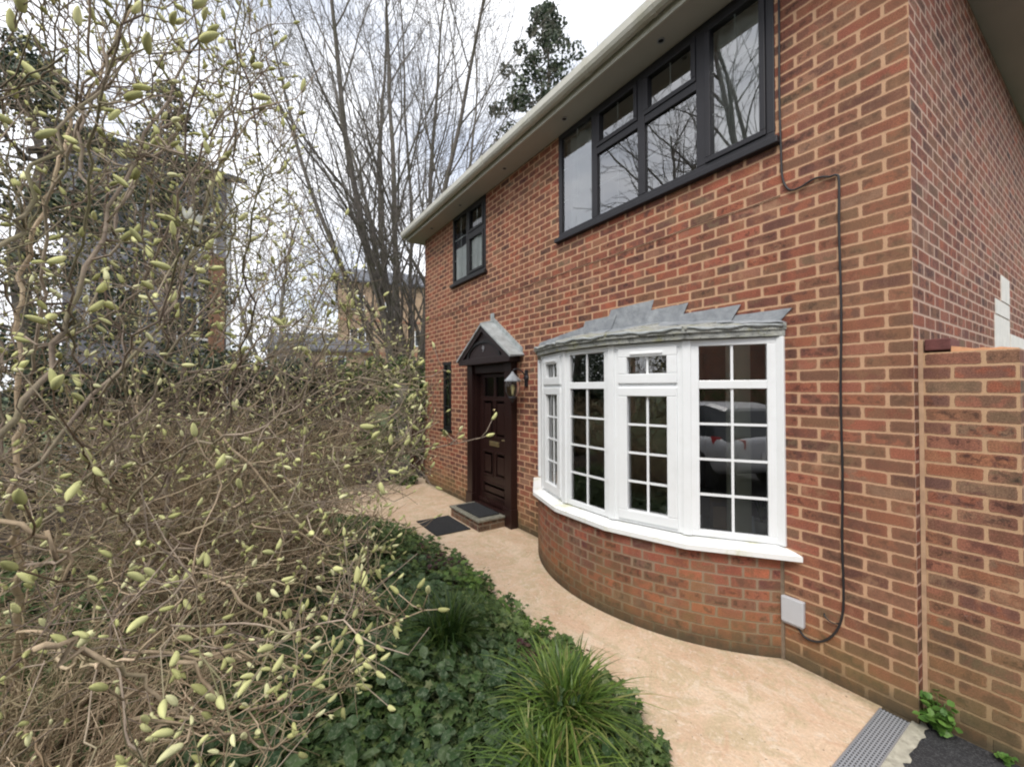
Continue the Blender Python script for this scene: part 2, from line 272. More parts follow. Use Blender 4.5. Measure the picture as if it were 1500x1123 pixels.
# ------------------------------------------------------------ mesh helpers
class MB:
    def __init__(s): s.v = []; s.f = []; s.mi = None; s.uvs = None
    def quad(s, *p):
        k = len(s.v); s.v += [tuple(q) for q in p]; s.f.append(tuple(range(k, k + len(p))))
    def hexa(s, p):  # 8 points: bottom 4 ccw, top 4
        k = len(s.v); s.v += [tuple(q) for q in p]
        for f in ((3, 2, 1, 0), (4, 5, 6, 7), (0, 1, 5, 4), (1, 2, 6, 5), (2, 3, 7, 6), (3, 0, 4, 7)): s.f.append(tuple(k + i for i in f))
    def box(s, x0, x1, y0, y1, z0, z1):
        s.hexa([(x0, y0, z0), (x1, y0, z0), (x1, y1, z0), (x0, y1, z0), (x0, y0, z1), (x1, y0, z1), (x1, y1, z1), (x0, y1, z1)])
    def lbox(s, F, a0, a1, z0, z1, d0, d1):
        O, t, n = F
        def P(a, d, z): return (O[0] + t[0] * a + n[0] * d, O[1] + t[1] * a + n[1] * d, z)
        s.hexa([P(a0, d1, z0), P(a1, d1, z0), P(a1, d0, z0), P(a0, d0, z0), P(a0, d1, z1), P(a1, d1, z1), P(a1, d0, z1), P(a0, d0, z1)])
    def prism(s, poly, z0, z1):
        k = len(s.v); n = len(poly); s.v += [(x, y, z0) for x, y in poly] + [(x, y, z1) for x, y in poly]
        s.f.append(tuple(range(k + n - 1, k - 1, -1))); s.f.append(tuple(range(k + n, k + 2 * n)))
        for i in range(n): j = (i + 1) % n; s.f.append((k + i, k + j, k + n + j, k + n + i))
    def plate(s, poly, y0, y1):  # polygon in x,z extruded along y
        k = len(s.v); n = len(poly); s.v += [(x, y0, z) for x, z in poly] + [(x, y1, z) for x, z in poly]
        s.f.append(tuple(range(k, k + n))); s.f.append(tuple(range(k + 2 * n - 1, k + n - 1, -1)))
        for i in range(n): j = (i + 1) % n; s.f.append((k + j, k + i, k + n + i, k + n + j))
    def tube(s, pts, rad, n=6, cap=True):
        pts = [Vector(p) for p in pts]
        if not hasattr(rad, '__len__'): rad = [rad] * len(pts)
        k = len(s.v); d = (pts[1] - pts[0]).normalized(); a = d.orthogonal().normalized()
        for i, p in enumerate(pts):
            d = (pts[min(i + 1, len(pts) - 1)] - pts[max(i - 1, 0)])
            if d.length < 1e-9: d = Vector((0, 0, 1))
            d.normalize(); a = a - d * a.dot(d)
            if a.length < 1e-6: a = d.orthogonal()
            a.normalize(); b_ = d.cross(a)
            for j in range(n):
                an = 2 * math.pi * j / n; q = p + (a * math.cos(an) + b_ * math.sin(an)) * rad[i]; s.v.append((q.x, q.y, q.z))
        for i in range(len(pts) - 1):
            for j in range(n):
                s.f.append((k + i * n + j, k + i * n + (j + 1) % n, k + (i + 1) * n + (j + 1) % n, k + (i + 1) * n + j))
        if cap:
            s.f.append(tuple(k + j for j in range(n - 1, -1, -1))); e = k + (len(pts) - 1) * n; s.f.append(tuple(e + j for j in range(n)))
    def lathe(s, c, prof, n=16, axis=2):
        k = len(s.v)
        for r, h in prof:
            for j in range(n):
                a = 2 * math.pi * j / n; x, y = r * math.cos(a), r * math.sin(a)
                o = {2: (x, y, h), 1: (x, h, y), 0: (h, x, y)}[axis]; s.v.append((c[0] + o[0], c[1] + o[1], c[2] + o[2]))
        for i in range(len(prof) - 1):
            for j in range(n): s.f.append((k + i * n + j, k + i * n + (j + 1) % n, k + (i + 1) * n + (j + 1) % n, k + (i + 1) * n + j))
        s.f.append(tuple(k + j for j in range(n - 1, -1, -1))); e = k + (len(prof) - 1) * n; s.f.append(tuple(e + j for j in range(n)))
    def arr(s, V, F):  # numpy verts, faces list
        k = len(s.v); s.v += V.tolist(); s.f += (np.asarray(F) + k).tolist()
    def build(s, name, mat, parent=None, smooth=False, bevel=0, uv=None, recalc=False):
        me = bpy.data.meshes.new(name); me.from_pydata(s.v, [], s.f)
        if recalc:
            bm = bmesh.new(); bm.from_mesh(me); bmesh.ops.recalc_face_normals(bm, faces=bm.faces); bm.to_mesh(me); bm.free()
        if uv:
            ul = me.uv_layers.new(name='UVMap')
            for p in me.polygons:
                for li in p.loop_indices:
                    co = me.vertices[me.loops[li].vertex_index].co; ul.data[li].uv = uv(co, p.normal)
        me.materials.append(mat)
        if smooth: me.polygons.foreach_set('use_smooth', [True] * len(me.polygons))
        me.update(); o = bpy.data.objects.new(name, me); C.objects.link(o)
        if parent: o.parent = parent; o.matrix_parent_inverse = Matrix.Translation(parent.location).inverted() if parent.parent is None and parent.type == 'EMPTY' else Matrix()
        if bevel:
            md = o.modifiers.new('bevel', 'BEVEL'); md.width = bevel; md.segments = 2; md.limit_method = 'ANGLE'; md.angle_limit = R_(40)
        return o
def tag(o, label=None, cat=None, group=None, kind=None):
    if label: o['label'] = label
    if cat: o['category'] = cat
    if group: o['group'] = group
    if kind: o['kind'] = kind
    return o
def empty(name, loc, label, cat, group=None):
    o = bpy.data.objects.new(name, None); C.objects.link(o); o.location = loc; o.empty_display_size = .2
    return tag(o, label, cat, group)
def struct(name, mb, mat, **k): return tag(mb.build(name, mat, **k), kind='structure')
def boxuv(co, n):
    if abs(n.y) > .6: return (co.x, co.z)
    if abs(n.x) > .6: return (co.y + .1125, co.z)
    return (co.x, co.y)

# ------------------------------------------------------------ ground
mb = MB(); mb.quad((-400, -400, -.03), (400, -400, -.03), (400, 400, -.03), (-400, 400, -.03)); struct('ground', mb, M['grass'])
mb = MB(); mb.quad((-9.5, -6, -.012), (-.02, -6, -.012), (-.02, .4, -.012), (-9.5, .4, -.012)); struct('soil', mb, M['soil'])
mb = MB()
pe = [(-.154, -.02), (-.154, -3.2), (-.30, -3.2), (-.42, -1.9), (-.62, -1.42), (-1.3, -1.30), (-2.3, -1.34), (-3.1, -1.25), (-4.2, -1.32), (-5.0, -1.7), (-6.2, -2.1), (-7.6, -2.2), (-7.6, .5), (-.154, .5)]
mb.quad(*[(x, y, 0) for x, y in pe[::-1]]); struct('path', mb, M['path'])
mb = MB(); mb.quad((.02, -9, -.004), (12, -9, -.004), (12, 6, -.004), (.02, 6, -.004)); struct('driveway', mb, M['tarmac'])
# rough cement edge
mb = MB(); ys = np.arange(-3.2, .05, .03); rr = random.Random(3)
L_ = [(-.028, y) for y in ys]; Rr_ = [(.012 + rr.uniform(0, .035), y) for y in ys]
for i in range(len(ys) - 1):
    z = .006; mb.quad((L_[i][0], L_[i][1], z), (Rr_[i][0], Rr_[i][1], z - .006), (Rr_[i + 1][0], Rr_[i + 1][1], z - .006), (L_[i + 1][0], L_[i + 1][1], z))
tag(mb.build('cement_edge', M['cement']), 'ragged strip of pale cement between the channel drain and the black tarmac', 'edging')
t = empty('channel_drain', (-.09, -1.5, 0), 'grey slotted channel drain running away from the foot of the house corner', 'drain')
mb = MB(); mb.box(-.150, -.032, -3.2, -.03, -.05, .006); mb.build('grating', M['grating'], t)
mb = MB(); mb.box(-.1575, -.150, -3.2, -.03, -.05, .009); mb.box(-.032, -.0275, -3.2, -.03, -.05, .009); mb.build('rim', M['steel'], t)

# ------------------------------------------------------------ the house
HX = -7.08
house = empty('brick_house', (-3.5, 3.5, 0), 'red brick house with white bow window, dark upper windows and maroon front door', 'house')
def wall_holes(mb, x0, x1, z0, z1, holes, y=0., depth=.10):
    xs = sorted({x0, x1} | {h[0] for h in holes} | {h[1] for h in holes}); zs = sorted({z0, z1} | {h[2] for h in holes} | {h[3] for h in holes})
    for i in range(len(xs) - 1):
        for j in range(len(zs) - 1):
            cx_, cz = (xs[i] + xs[i + 1]) / 2, (zs[j] + zs[j + 1]) / 2
            if any(h[0] < cx_ < h[1] and h[2] < cz < h[3] for h in holes): continue
            mb.quad((xs[i], y, zs[j]), (xs[i + 1], y, zs[j]), (xs[i + 1], y, zs[j + 1]), (xs[i], y, zs[j + 1]))
    for a, b_, c_, d in holes:
        mb.quad((a, y, c_), (a, y, d), (a, y + depth, d), (a, y + depth, c_)); mb.quad((b_, y, d), (b_, y, c_), (b_, y + depth, c_), (b_, y + depth, d))
        mb.quad((a, y, d), (b_, y, d), (b_, y + depth, d), (a, y + depth, d)); mb.quad((b_, y, c_), (a, y, c_), (a, y + depth, c_), (b_, y + depth, c_))
ZS = 4.745
BW = (-3.0, -.69, 3.52, ZS - .003); SW = (-5.82, -4.69, 3.57, ZS - .003); NW = (-6.21, -5.9, 1.09, 2.30); DR = (-5.12, -3.88, .0, 2.2); BY = (-3.30, -.76, .72, 2.25)
mb = MB(); wall_holes(mb, HX, 0, -.05, ZS + .1, [BW, SW, NW, DR, BY]); mb.build('front_wall', M['brick'], house, uv=boxuv)
mb = MB(); mb.quad((0, 0, -.05), (0, 9, -.05), (0, 9, ZS + .1), (0, 0, ZS + .1)); mb.build('side_wall', M['brick_side'], house, uv=boxuv)
mb = MB(); mb.quad((HX, 9, -.05), (HX, 0, -.05), (HX, 0, ZS + .1), (HX, 9, ZS + .1)); mb.quad((0, 9, -.05), (HX, 9, -.05), (HX, 9, ZS + .1), (0, 9, ZS + .1)); mb.build('back_wall', M['brick_side'], house, uv=boxuv)
# interior
mb = MB()
def room(x0, x1, y0, y1, z0, z1, op):
    mb.quad((x0, y1, z0), (x1, y1, z0), (x1, y1, z1), (x0, y1, z1)); mb.quad((x0, y0, z0), (x0, y1, z0), (x0, y1, z1), (x0, y0, z1))
    mb.quad((x1, y1, z0), (x1, y0, z0), (x1, y0, z1), (x1, y1, z1)); mb.quad((x0, y0, z1), (x0, y1, z1), (x1, y1, z1), (x1, y0, z1)); mb.quad((x0, y0, z0), (x1, y0, z0), (x1, y1, z0), (x0, y1, z0))
    a, b_, c_, d = op
    for q in ((x0, a, z0, z1), (b_, x1, z0, z1), (a, b_, z0, c_), (a, b_, d, z1)):
        if q[1] - q[0] > .001 and q[3] - q[2] > .001: mb.quad((q[0], y0, q[2]), (q[1], y0, q[2]), (q[1], y0, q[3]), (q[0], y0, q[3]))
room(-3.7, -.3, .1, 4, .05, 2.45, BY); room(-3.4, -.3, .1, 3.5, 2.7, ZS + .02, BW); room(-6.4, -4.2, .1, 3, 2.7, ZS + .02, SW); room(-6.5, -5.7, .1, 2, .05, 2.45, NW)
mb.build('interior_walls', M['plaster'], house)
# soffit, fascia, gutter, roof
FY, FX = -.285, .46; XL = -7.31
mb = MB(); mb.quad((XL, FY, ZS), (FX, FY, ZS), (FX, .0, ZS), (XL, .0, ZS)); mb.quad((0, 0, ZS + .001), (FX, 0, ZS + .001), (FX, 9.3, ZS + .001), (0, 9.3, ZS + .001)); mb.quad((XL, 0, ZS + .001), (HX, 0, ZS + .001), (HX, 9.3, ZS + .001), (XL, 9.3, ZS + .001))
sof = mb.build('soffit', M['soffit'], house)
mb = MB(); mb.box(XL, FX, FY - .02, FY + .002, ZS - .006, ZS + .17); mb.box(FX - .002, FX + .02, FY, 9.3, ZS - .006, ZS + .17); mb.box(XL - .02, XL + .002, FY, 9.3, ZS - .006, ZS + .17)
mb.build('fascia', M['gutter'], house, bevel=.003)
def gutter(x0, x1):
    mb = MB(); prof = [(-.02, .155), (-.02, .085), (-.035, .055), (-.06, .038), (-.09, .038), (-.115, .055), (-.13, .085), (-.13, .155), (-.124, .155), (-.124, .088), (-.11, .06), (-.088, .045), (-.062, .045), (-.04, .06), (-.026, .09), (-.026, .155)]
    k = len(prof)
    for x in (x0, x1): mb.v += [(x, FY + a, ZS + c_) for a, c_ in prof]
    for i in range(k): j = (i + 1) % k; mb.f.append((i, j, k + j, k + i))
    mb.f.append(tuple(range(k))); mb.f.append(tuple(range(2 * k - 1, k - 1, -1))); return mb
g = gutter(XL - .02, FX + .1).build('gutter', M['gutter'], house, recalc=True)
def gbracket(x):
    mb = MB(); prof = [(-.018, .160), (-.018, .080), (-.033, .050), (-.058, .032), (-.092, .032), (-.118, .050), (-.135, .083), (-.135, .162), (-.112, .162)]
    k = len(prof)
    for xx in (x - .022, x + .022): mb.v += [(xx, FY + a, ZS + c_) for a, c_ in prof]
    for i in range(k): j = (i + 1) % k; mb.f.append((i, j, k + j, k + i))
    mb.f.append(tuple(range(k))); mb.f.append(tuple(range(2 * k - 1, k - 1, -1))); mb.build('gutter_joint', M['gutter'], g, recalc=True)
for x in (-6.6, -5.4, -4.1, -3.05, -2.15, -1.4, -.5): gbracket(x)
for x, y in ((-2.72, -.16), (-3.93, -.155), (-5.25, -.15), (-1.5, -.15), (-6.4, -.15), (.22, 2.55)):
    mb = MB(); mb.lathe((x, y, ZS), [(.0, -.001), (.032, -.001), (.034, -.006), (.024, -.008), (.022, -.003), (.0, -.003)], 20)
    mb.build('downlight', M['steel'], house, smooth=False)
    mb = MB(); mb.lathe((x, y, ZS), [(.0, -.0035), (.021, -.0035), (.02, -.0045), (0, -.0045)], 16); mb.build('downlight_lens', M['black_frame'], house)
mb = MB(); e0, e1, y0_, y1_ = XL - .04, FX + .04, FY - .07, 9.4; zt = ZS + .165; rx0, rx1, ry, rz = -4.2, -2.9, 4.6, 7.2
mb.quad((e0, y0_, zt), (e1, y0_, zt), (rx1, ry, rz), (rx0, ry, rz)); mb.quad((e1, y1_, zt), (e0, y1_, zt), (rx0, ry, rz), (rx1, ry, rz))
mb.quad((e1, y0_, zt), (e1, y1_, zt), (rx1, ry, rz)); mb.quad((e0, y1_, zt), (e0, y0_, zt), (rx0, ry, rz)); mb.build('roof', M['tile_brown'], house)
# painted patch on side wall and ledge of old render
mb = MB(); 
for i, (ya, yb, za, zb) in enumerate([(2.30, 3.02, 2.17, 2.46), (2.34, 3.02, 2.47, 2.60), (2.62, 3.02, 2.61, 2.84), (3.05, 5.5, 2.17, 2.34)]):
    mb.box(-.01, .006 + .001 * i, ya, yb, za, zb)
mb.build('painted_patch', M['render_white'], house, bevel=.003)

# ---- dark upper windows, one-off generic casement
Fr = ((0, 0), (1, 0), (0, -1))
def dark_window(x0, x1, z0, z1, cols, transoms, bars, mat, parent, gm, name='window'):
    # cols: mullion centre xs; transoms {col: z}; frame sits from d=-.06 to d=.012
    fwid = .055; mb = MB(); A = mb.lbox
    A(Fr, x0, x1, z0, z0 + fwid, -.06, .010); A(Fr, x0, x1, z1 - fwid, z1, -.06, .010)
    A(Fr, x0, x0 + fwid, z0 + fwid, z1 - fwid, -.06, .010); A(Fr, x1 - fwid, x1, z0 + fwid, z1 - fwid, -.06, .010)
    for c_ in cols: A(Fr, c_ - .04, c_ + .04, z0 + fwid, z1 - fwid, -.06, .012)
    edges = [x0 + fwid - .04] + list(cols) + [x1 - fwid + .04]
    for k, tz in transoms.items(): A(Fr, edges[k] + .04, edges[k + 1] - .04, tz - .035, tz + .035, -.06, .011)
    fo = mb.build('window', mat, parent, bevel=.004)
    mb = MB(); mb.lbox(Fr, x0 - .035, x1 + .035, z0 - .05, z0 - .001, -.06, .055); s_ = mb.build('sill', mat, fo, bevel=.006)
    for k in range(len(cols) + 1):
        a, b_ = edges[k] + .04, edges[k + 1] - .04
        cells = [(z0 + fwid, z1 - fwid)]
        if k in transoms: cells = [(z0 + fwid, transoms[k] - .035), (transoms[k] + .035, z1 - fwid)]
        for q, (c_, d) in enumerate(cells):
            if k in bars and q >= bars[k]:
                mb = MB(); r = .042
                mb.lbox(Fr, a, b_, c_, c_ + r, -.045, .022); mb.lbox(Fr, a, b_, d - r, d, -.045, .022); mb.lbox(Fr, a, a + r, c_ + r, d - r, -.045, .022); mb.lbox(Fr, b_ - r, b_, c_ + r, d - r, -.045, .022)
                mb.build('sash', mat, fo, bevel=.004); g0 = (a + r, b_ - r, c_ + r, d - r)
            else: g0 = (a, b_, c_, d)
            mb = MB(); mb.quad((g0[0], .012, g0[2]), (g0[1], .012, g0[2]), (g0[1], .012, g0[3]), (g0[0], .012, g0[3])); mb.build('pane', gm, fo)
            # leading
            mb = MB(); xm = (g0[0] + g0[1]) / 2; w_ = .004; mb.lbox(Fr, xm - w_, xm + w_, g0[2], g0[3], -.019, -.0125)
            nz = max(1, round((g0[3] - g0[2]) / .33))
            for q_ in range(1, nz):
                zz = g0[2] + (g0[3] - g0[2]) * q_ / nz; mb.lbox(Fr, g0[0], xm - w_, zz - w_, zz + w_, -.019, -.0125); mb.lbox(Fr, xm + w_, g0[1], zz - w_, zz + w_, -.019, -.0125)
            mb.build('leading', M['net'], fo)
    return fo
dark_window(*BW[:2], 3.555, BW[3], (-2.425, -1.825, -1.235), {1: 4.28, 2: 4.28}, {0: 9, 1: 1, 2: 1, 3: 0}, M['anthracite'], house, M['glass_up'])
dark_window(*SW[:2], 3.605, SW[3], (-5.27,), {1: 4.28}, {0: 9, 1: 0}, M['black_frame'], house, glass('glass_small', 1.6, (.97, .98, .97)))
dark_window(*NW[:2], 1.12, NW[3], (), {}, {}, M['black_frame'], house, M['glass_low'])

# ---- bay: circle through (+-1.35,0), sagitta .55 about x=-2.02
BXC, BC = -2.022, 1.352
def arcpts(n, sag, c_=BC, off=0):
    Rr = (c_ * c_ + sag * sag) / 2 / sag; h = math.asin(c_ / Rr); P = []
    for k in range(n + 1):
        a = -h + 2 * h * k / n; P.append((BXC + (Rr + off) * math.sin(a), -((Rr + off) * math.cos(a) - Rr * math.cos(h)), a))
    return P, Rr, h
bay = None
# brick base
P, Rr, h = arcpts(48, .60); mb = MB(); uvl = {}
us = [Rr * 2 * h * k / 48 for k in range(49)]
zs_ = [-.05, .705]
for k in range(48): mb.quad((P[k][0], P[k][1], zs_[0]), (P[k + 1][0], P[k + 1][1], zs_[0]), (P[k + 1][0], P[k + 1][1], zs_[1]), (P[k][0], P[k][1], zs_[1]))
def arcuv(co, n): return (math.atan2(co.x - BXC, -(co.y - Rr * math.cos(h))) * Rr, co.z)
bb = mb.build('bay_base', M['brick_bay'], house, smooth=True, uv=arcuv)
M['mortar_dull'] = plain('mortar_dull', (.20, .155, .11), .95, .3, 12, .6)
for xq in (-.688, -3.385):
    mb = MB(); mb.box(xq, xq + .026, -.012, .004, -.02, .69); mb.build('mortar_joint', M['mortar_dull'], bb)
V5, _, _ = arcpts(5, .55, BC, 0)
ZB, ZT, ZTR = .765, 2.185, 1.86
fmb = MB(); frames = []
bay = None
for k in range(5):
    (xa, ya, _), (xb, yb, _) = V5[k], V5[k + 1]; ln = math.hypot(xb - xa, yb - ya); t_ = ((xb - xa) / ln, (yb - ya) / ln); n_ = (t_[1], -t_[0]); F = ((xa, ya), t_, n_)
    e = .038; fw_ = .045; A = fmb.lbox
    A(F, 0.012, ln - .012, ZB, ZB + fw_, -.07, 0); A(F, .012, ln - .012, ZT - fw_, ZT, -.07, 0)
    A(F, .012, e + fw_, ZB + fw_, ZT - fw_, -.07, 0.0); A(F, ln - e - fw_, ln - .012, ZB + fw_, ZT - fw_, -.07, 0.0)
    A(F, e + fw_, ln - e - fw_, ZTR - .03, ZTR + .03, -.07, -.0015)
    frames.append((F, ln, e + fw_))
# bay posts
for k in range(6):
    x, y, a = V5[k]; n_ = (math.sin(a), -math.cos(a)); t_ = (math.cos(a), math.sin(a)); F = ((x, y), t_, n_)
    if 0 < k < 5: fmb.lbox(F, -.030, .030, ZB - .001, ZT + .001, -.05, .008)
    else: fmb.lbox(((x, y), (1, 0), (0, -1)), -.025, .025, ZB - .001, ZT + .001, -.04, .02)
bay = fmb.build('bay_window', M['upvc'], house, bevel=.004)
for k, (F, ln, e) in enumerate(frames):
    for (c_, d, top) in ((ZB + .045, ZTR - .03, 0), (ZTR + .03, ZT - .045, 1)):
        a, b_ = e, ln - e
        if k in (1, 3):
            mb = MB(); r = .058; ov = .018
            mb.lbox(F, a - ov, b_ + ov, c_ - ov, c_ + r, -.03, .018); mb.lbox(F, a - ov, b_ + ov, d - r, d + ov * .6, -.03, .018)
            mb.lbox(F, a - ov, a + r, c_ + r, d - r, -.03, .018); mb.lbox(F, b_ - r, b_ + ov, c_ + r, d - r, -.03, .018)
            if top: mb.lbox(F, (a + b_) / 2 - .13, (a + b_) / 2 + .13, d - .042, d - .022, .019, .030)
            mb.build('sash', M['upvc'], bay, bevel=.006); a += r; b_ -= r; c_ += r; d -= r
        mb = MB()
        O, t_, n_ = F; q = lambda s_, z: (O[0] + t_[0] * s_ - n_[0] * .022, O[1] + t_[1] * s_ - n_[1] * .022, z)
        mb.quad(q(a, c_), q(b_, c_), q(b_, d), q(a, d)); mb.build('pane', M['glass_low'], bay)
        mb = MB(); xm = (a + b_) / 2; w_ = .0085; mb.lbox(F, xm - w_, xm + w_, c_, d, -.020, -.012)
        if not top:
            for i in range(1, 4):
                z = c_ + (d - c_) * i / 4; mb.lbox(F, a, xm - w_, z - w_, z + w_, -.020, -.012); mb.lbox(F, xm + w_, b_, z - w_, z + w_, -.020, -.012)
        mb.build('glazing_bars', M['upvc'], bay)
# sill: faceted strip, sloping
def offs(off, ends):
    P, _, _ = arcpts(5, .55, BC, off); P = [(x, y) for x, y, a in P]; P[0] = (ends[0], ends[2]); P[-1] = (ends[1], ends[2]); return P
Pi = offs(-.06, (-3.36, -.68, .02)); Po = offs(.105, (-3.50, -.545, -.012)); mb = MB()
for k in range(5):
    a, b_, c_, d = Pi[k], Pi[k + 1], Po[k + 1], Po[k]; zi, zo, th = .764, .728, .035
    mb.quad((d[0], d[1], zo), (c_[0], c_[1], zo), (b_[0], b_[1], zi), (a[0], a[1], zi)); mb.quad((d[0], d[1], zo - th), (c_[0], c_[1], zo - th), (c_[0], c_[1], zo), (d[0], d[1], zo))
    mb.quad((a[0], a[1], .70), (b_[0], b_[1], .70), (c_[0], c_[1], zo - th), (d[0], d[1], zo - th))
for k in (0, 5): mb.quad((Pi[k][0], Pi[k][1], .70), (Po[k][0], Po[k][1], .693), (Po[k][0], Po[k][1], .728), (Pi[k][0], Pi[k][1], .764))
mb.build('bay_sill', M['sill_white'], house, recalc=True)
# lead roof of the bay, sagging faceted hips with drip edge
Pe = offs(.075, (-3.43, -.63, -.005)); Pe2 = offs(.055, (-3.42, -.64, -.005)); rnd = random.Random(5)
ridge = [(-3.36, 2.30), (-2.9, 2.36), (-2.45, 2.40), (-1.62, 2.39), (-1.1, 2.33), (-.66, 2.275)]
mb = MB(); nsub = 7
for k in range(5):
    for i in range(nsub):
        for j in range(4):
            def S(u, v):
                ex = Pe[k][0] + (Pe[k + 1][0] - Pe[k][0]) * u; ey = Pe[k][1] + (Pe[k + 1][1] - Pe[k][1]) * u
                rx = ridge[k][0] + (ridge[k + 1][0] - ridge[k][0]) * u; rz_ = ridge[k][1] + (ridge[k + 1][1] - ridge[k][1]) * u
                s_ = math.sin(ex * 13 + ey * 7 + v * 5) * .006 + math.sin(ex * 31 + v * 9) * .004; edge = .012 * math.exp(-(min(u, 1 - u) / .08) ** 2)
                return (ex + (rx - ex) * v, ey + (.0 - ey) * v, 2.262 + (rz_ - 2.262) * (v ** .85) + s_ + edge)
            mb.quad(S(i / nsub, j / 4), S((i + 1) / nsub, j / 4), S((i + 1) / nsub, (j + 1) / 4), S(i / nsub, (j + 1) / 4))
    a, b_, c_, d = Pe[k], Pe[k + 1], Pe2[k], Pe2[k + 1]
    mb.quad((a[0], a[1], 2.232), (b_[0], b_[1], 2.232), (b_[0], b_[1], 2.27), (a[0], a[1], 2.27))
    mb.quad((c_[0], c_[1], 2.19), (d[0], d[1], 2.19), (d[0], d[1], 2.233), (c_[0], c_[1], 2.233)); mb.quad((c_[0], c_[1], 2.232), (d[0], d[1], 2.232), (b_[0], b_[1], 2.232), (a[0], a[1], 2.232))
mb.quad(*([(x, y, 2.19) for x, y in Pe2] + [(-.64, .05, 2.19), (-3.42, .05, 2.19)]))
br = mb.build('bay_roof', M['mossy_lead'], house)
for k in range(5):
    mb = MB(); a, b_ = Pe[k], Pe[k + 1]; q = [(a[0] + (b_[0] - a[0]) * u, a[1] + (b_[1] - a[1]) * u - .006, 2.262 + .006 * math.sin(u * 9 + k * 2) + .004 * math.sin(u * 23)) for u in np.linspace(.03, .97, 14)]; mb.tube(q, [.011 + .004 * math.sin(i * 1.7 + k) for i in range(14)], 7); mb.build('drip_edge', M['lead_pale'], br, smooth=True)
# hip rolls and stepped flashings
for k in range(1, 5):
    mb = MB(); mb.tube([(Pe[k][0], Pe[k][1] - .003, 2.262), ((Pe[k][0] + ridge[k][0]) / 2, Pe[k][1] / 2, 2.262 + (ridge[k][1] - 2.262) * .58), (ridge[k][0], -.01, ridge[k][1] + .005)], [.018, .015, .013], 6); mb.build('hip_roll', M['mossy_lead'], br, smooth=True)
FL = [(-3.42, -2.98, 2.394, 2.44, -3.37), (-3.02, -2.50, 2.44, 2.50, -3.0), (-2.62, -2.13, 2.545, 2.552, -2.57), (-2.30, -1.70, 2.612, 2.622, -2.21), (-1.84, -1.36, 2.532, 2.536, -1.75), (-1.50, -.93, 2.45, 2.448, -1.40), (-1.08, -.596, 2.375, 2.37, -.98)]
def rz_at(x): return float(np.interp(x, [q[0] for q in ridge], [q[1] for q in ridge]))
for i, (xa, xb, za_, zb_, xt) in enumerate(FL):
    mb = MB(); y = -.006 - .004 * (i % 3); n = 8; V = []
    sk = .07
    for k in range(n + 1):
        u = k / n; xl = xa + (xb - sk - xa) * u; xu = xt + (xb - xt) * u; zr_ = rz_at(xl) + .012; zt_ = za_ + (zb_ - za_) * u; j_ = math.sin(k * 2.1 + i) * .003
        ex = BXC + (xl - BXC) * 1.04; fwd = .13 * max(.25, 1 - abs(xl - BXC) / 1.6)
        V.append([(ex, y - fwd, zr_ - .055 * (fwd / .13) + j_ + .004 * (i % 3)), (xl, y - .004, zr_ + .01 + j_), (xu, y, zt_ + j_ * .5)])
    for k in range(n):
        a, b_ = V[k], V[k + 1]
        for q in (0, 1):
            p = [a[q], b_[q], b_[q + 1], a[q + 1]]; mb.quad(*p); 
    o = mb.build('flashing', M['lead'], br); sm = o.modifiers.new('t', 'SOLIDIFY'); sm.thickness = .004; sm.offset = -1

# ---- front door with surround and gabled canopy
door_y = .03
mb = MB(); x0, x1 = DR[0], DR[1]
mb.box(x0, x0 + .16, -.10, .09, 0, 2.19); mb.box(x1 - .16, x1, -.10, .09, 0, 2.19); mb.box(x0 + .16, x1 - .16, -.06, .09, 2.06, 2.19); mb.box(x0 + .16, x1 - .16, -.07, .09, .02, .135)
mb.box(x0 - .02, x0 + .18, -.115, -.002, .0, .25); mb.box(x1 - .18, x1 + .02, -.115, -.002, .0, .25)
df = mb.build('door_frame', M['door_paint'], house, bevel=.006)
for s_ in (x0 + .16, x1 - .16 - .028):
    mb = MB(); mb.box(s_, s_ + .028, -.04, .06, .136, 2.06); mb.build('door_stop', M['door_paint'], df)
dx0, dx1 = x0 + .19, x1 - .19; mb = MB(); dm = (dx0 + dx1) / 2; D = door_y
def pan(mb, a, b_, c_, d): # raised-and-fielded panel
    mb.box(a, b_, D - .012, D + .01, c_, c_ + .018); mb.box(a, b_, D - .012, D + .01, d - .018, d); mb.box(a, a + .018, D - .012, D + .01, c_ + .018, d - .018); mb.box(b_ - .018, b_, D - .012, D + .01, c_ + .018, d - .018)
    m_ = .06; mb.hexa([(a + .03, D, c_ + .03), (b_ - .03, D, c_ + .03), (b_ - .03, D + .01, c_ + .03), (a + .03, D + .01, c_ + .03), (a + .03, D, d - .03), (b_ - .03, D, d - .03), (b_ - .03, D + .01, d - .03), (a + .03, D + .01, d - .03)])
    mb.box(a + m_, b_ - m_, D - .012, D, c_ + m_, d - m_)
mb.box(dx0, dx1, D, D + .045, .14, 1.72); mb.box(dx0, dx1, D, D + .045, 2.0, 2.055); mb.box(dx0, dx0 + .12, D, D + .045, 1.72, 2.0); mb.box(dx1 - .12, dx1, D, D + .045, 1.72, 2.0); mb.box(dm - .03, dm + .03, D, D + .045, 1.72, 2.0)
pan(mb, dx0 + .1, dm - .03, 1.12, 1.68); pan(mb, dm + .03, dx1 - .1, 1.12, 1.68); pan(mb, dx0 + .1, dm - .03, .55, .92); pan(mb, dm + .03, dx1 - .1, .55, .92); pan(mb, dx0 + .1, dx1 - .1, .26, .46)
mb.box(dx0, dx1, D - .03, D, .15, .2)
door = mb.build('door', M['door_paint'], house, bevel=.003)
for a, b_ in ((dx0 + .12, dm - .03), (dm + .03, dx1 - .12)):
    mb = MB(); mb.quad((a, D + .02, 1.72), (b_, D + .02, 1.72), (b_, D + .02, 2.0), (a, D + .02, 2.0)); mb.build('door_glass', glass('door_glass', 1.8, (.25, .28, .26), .12), door)
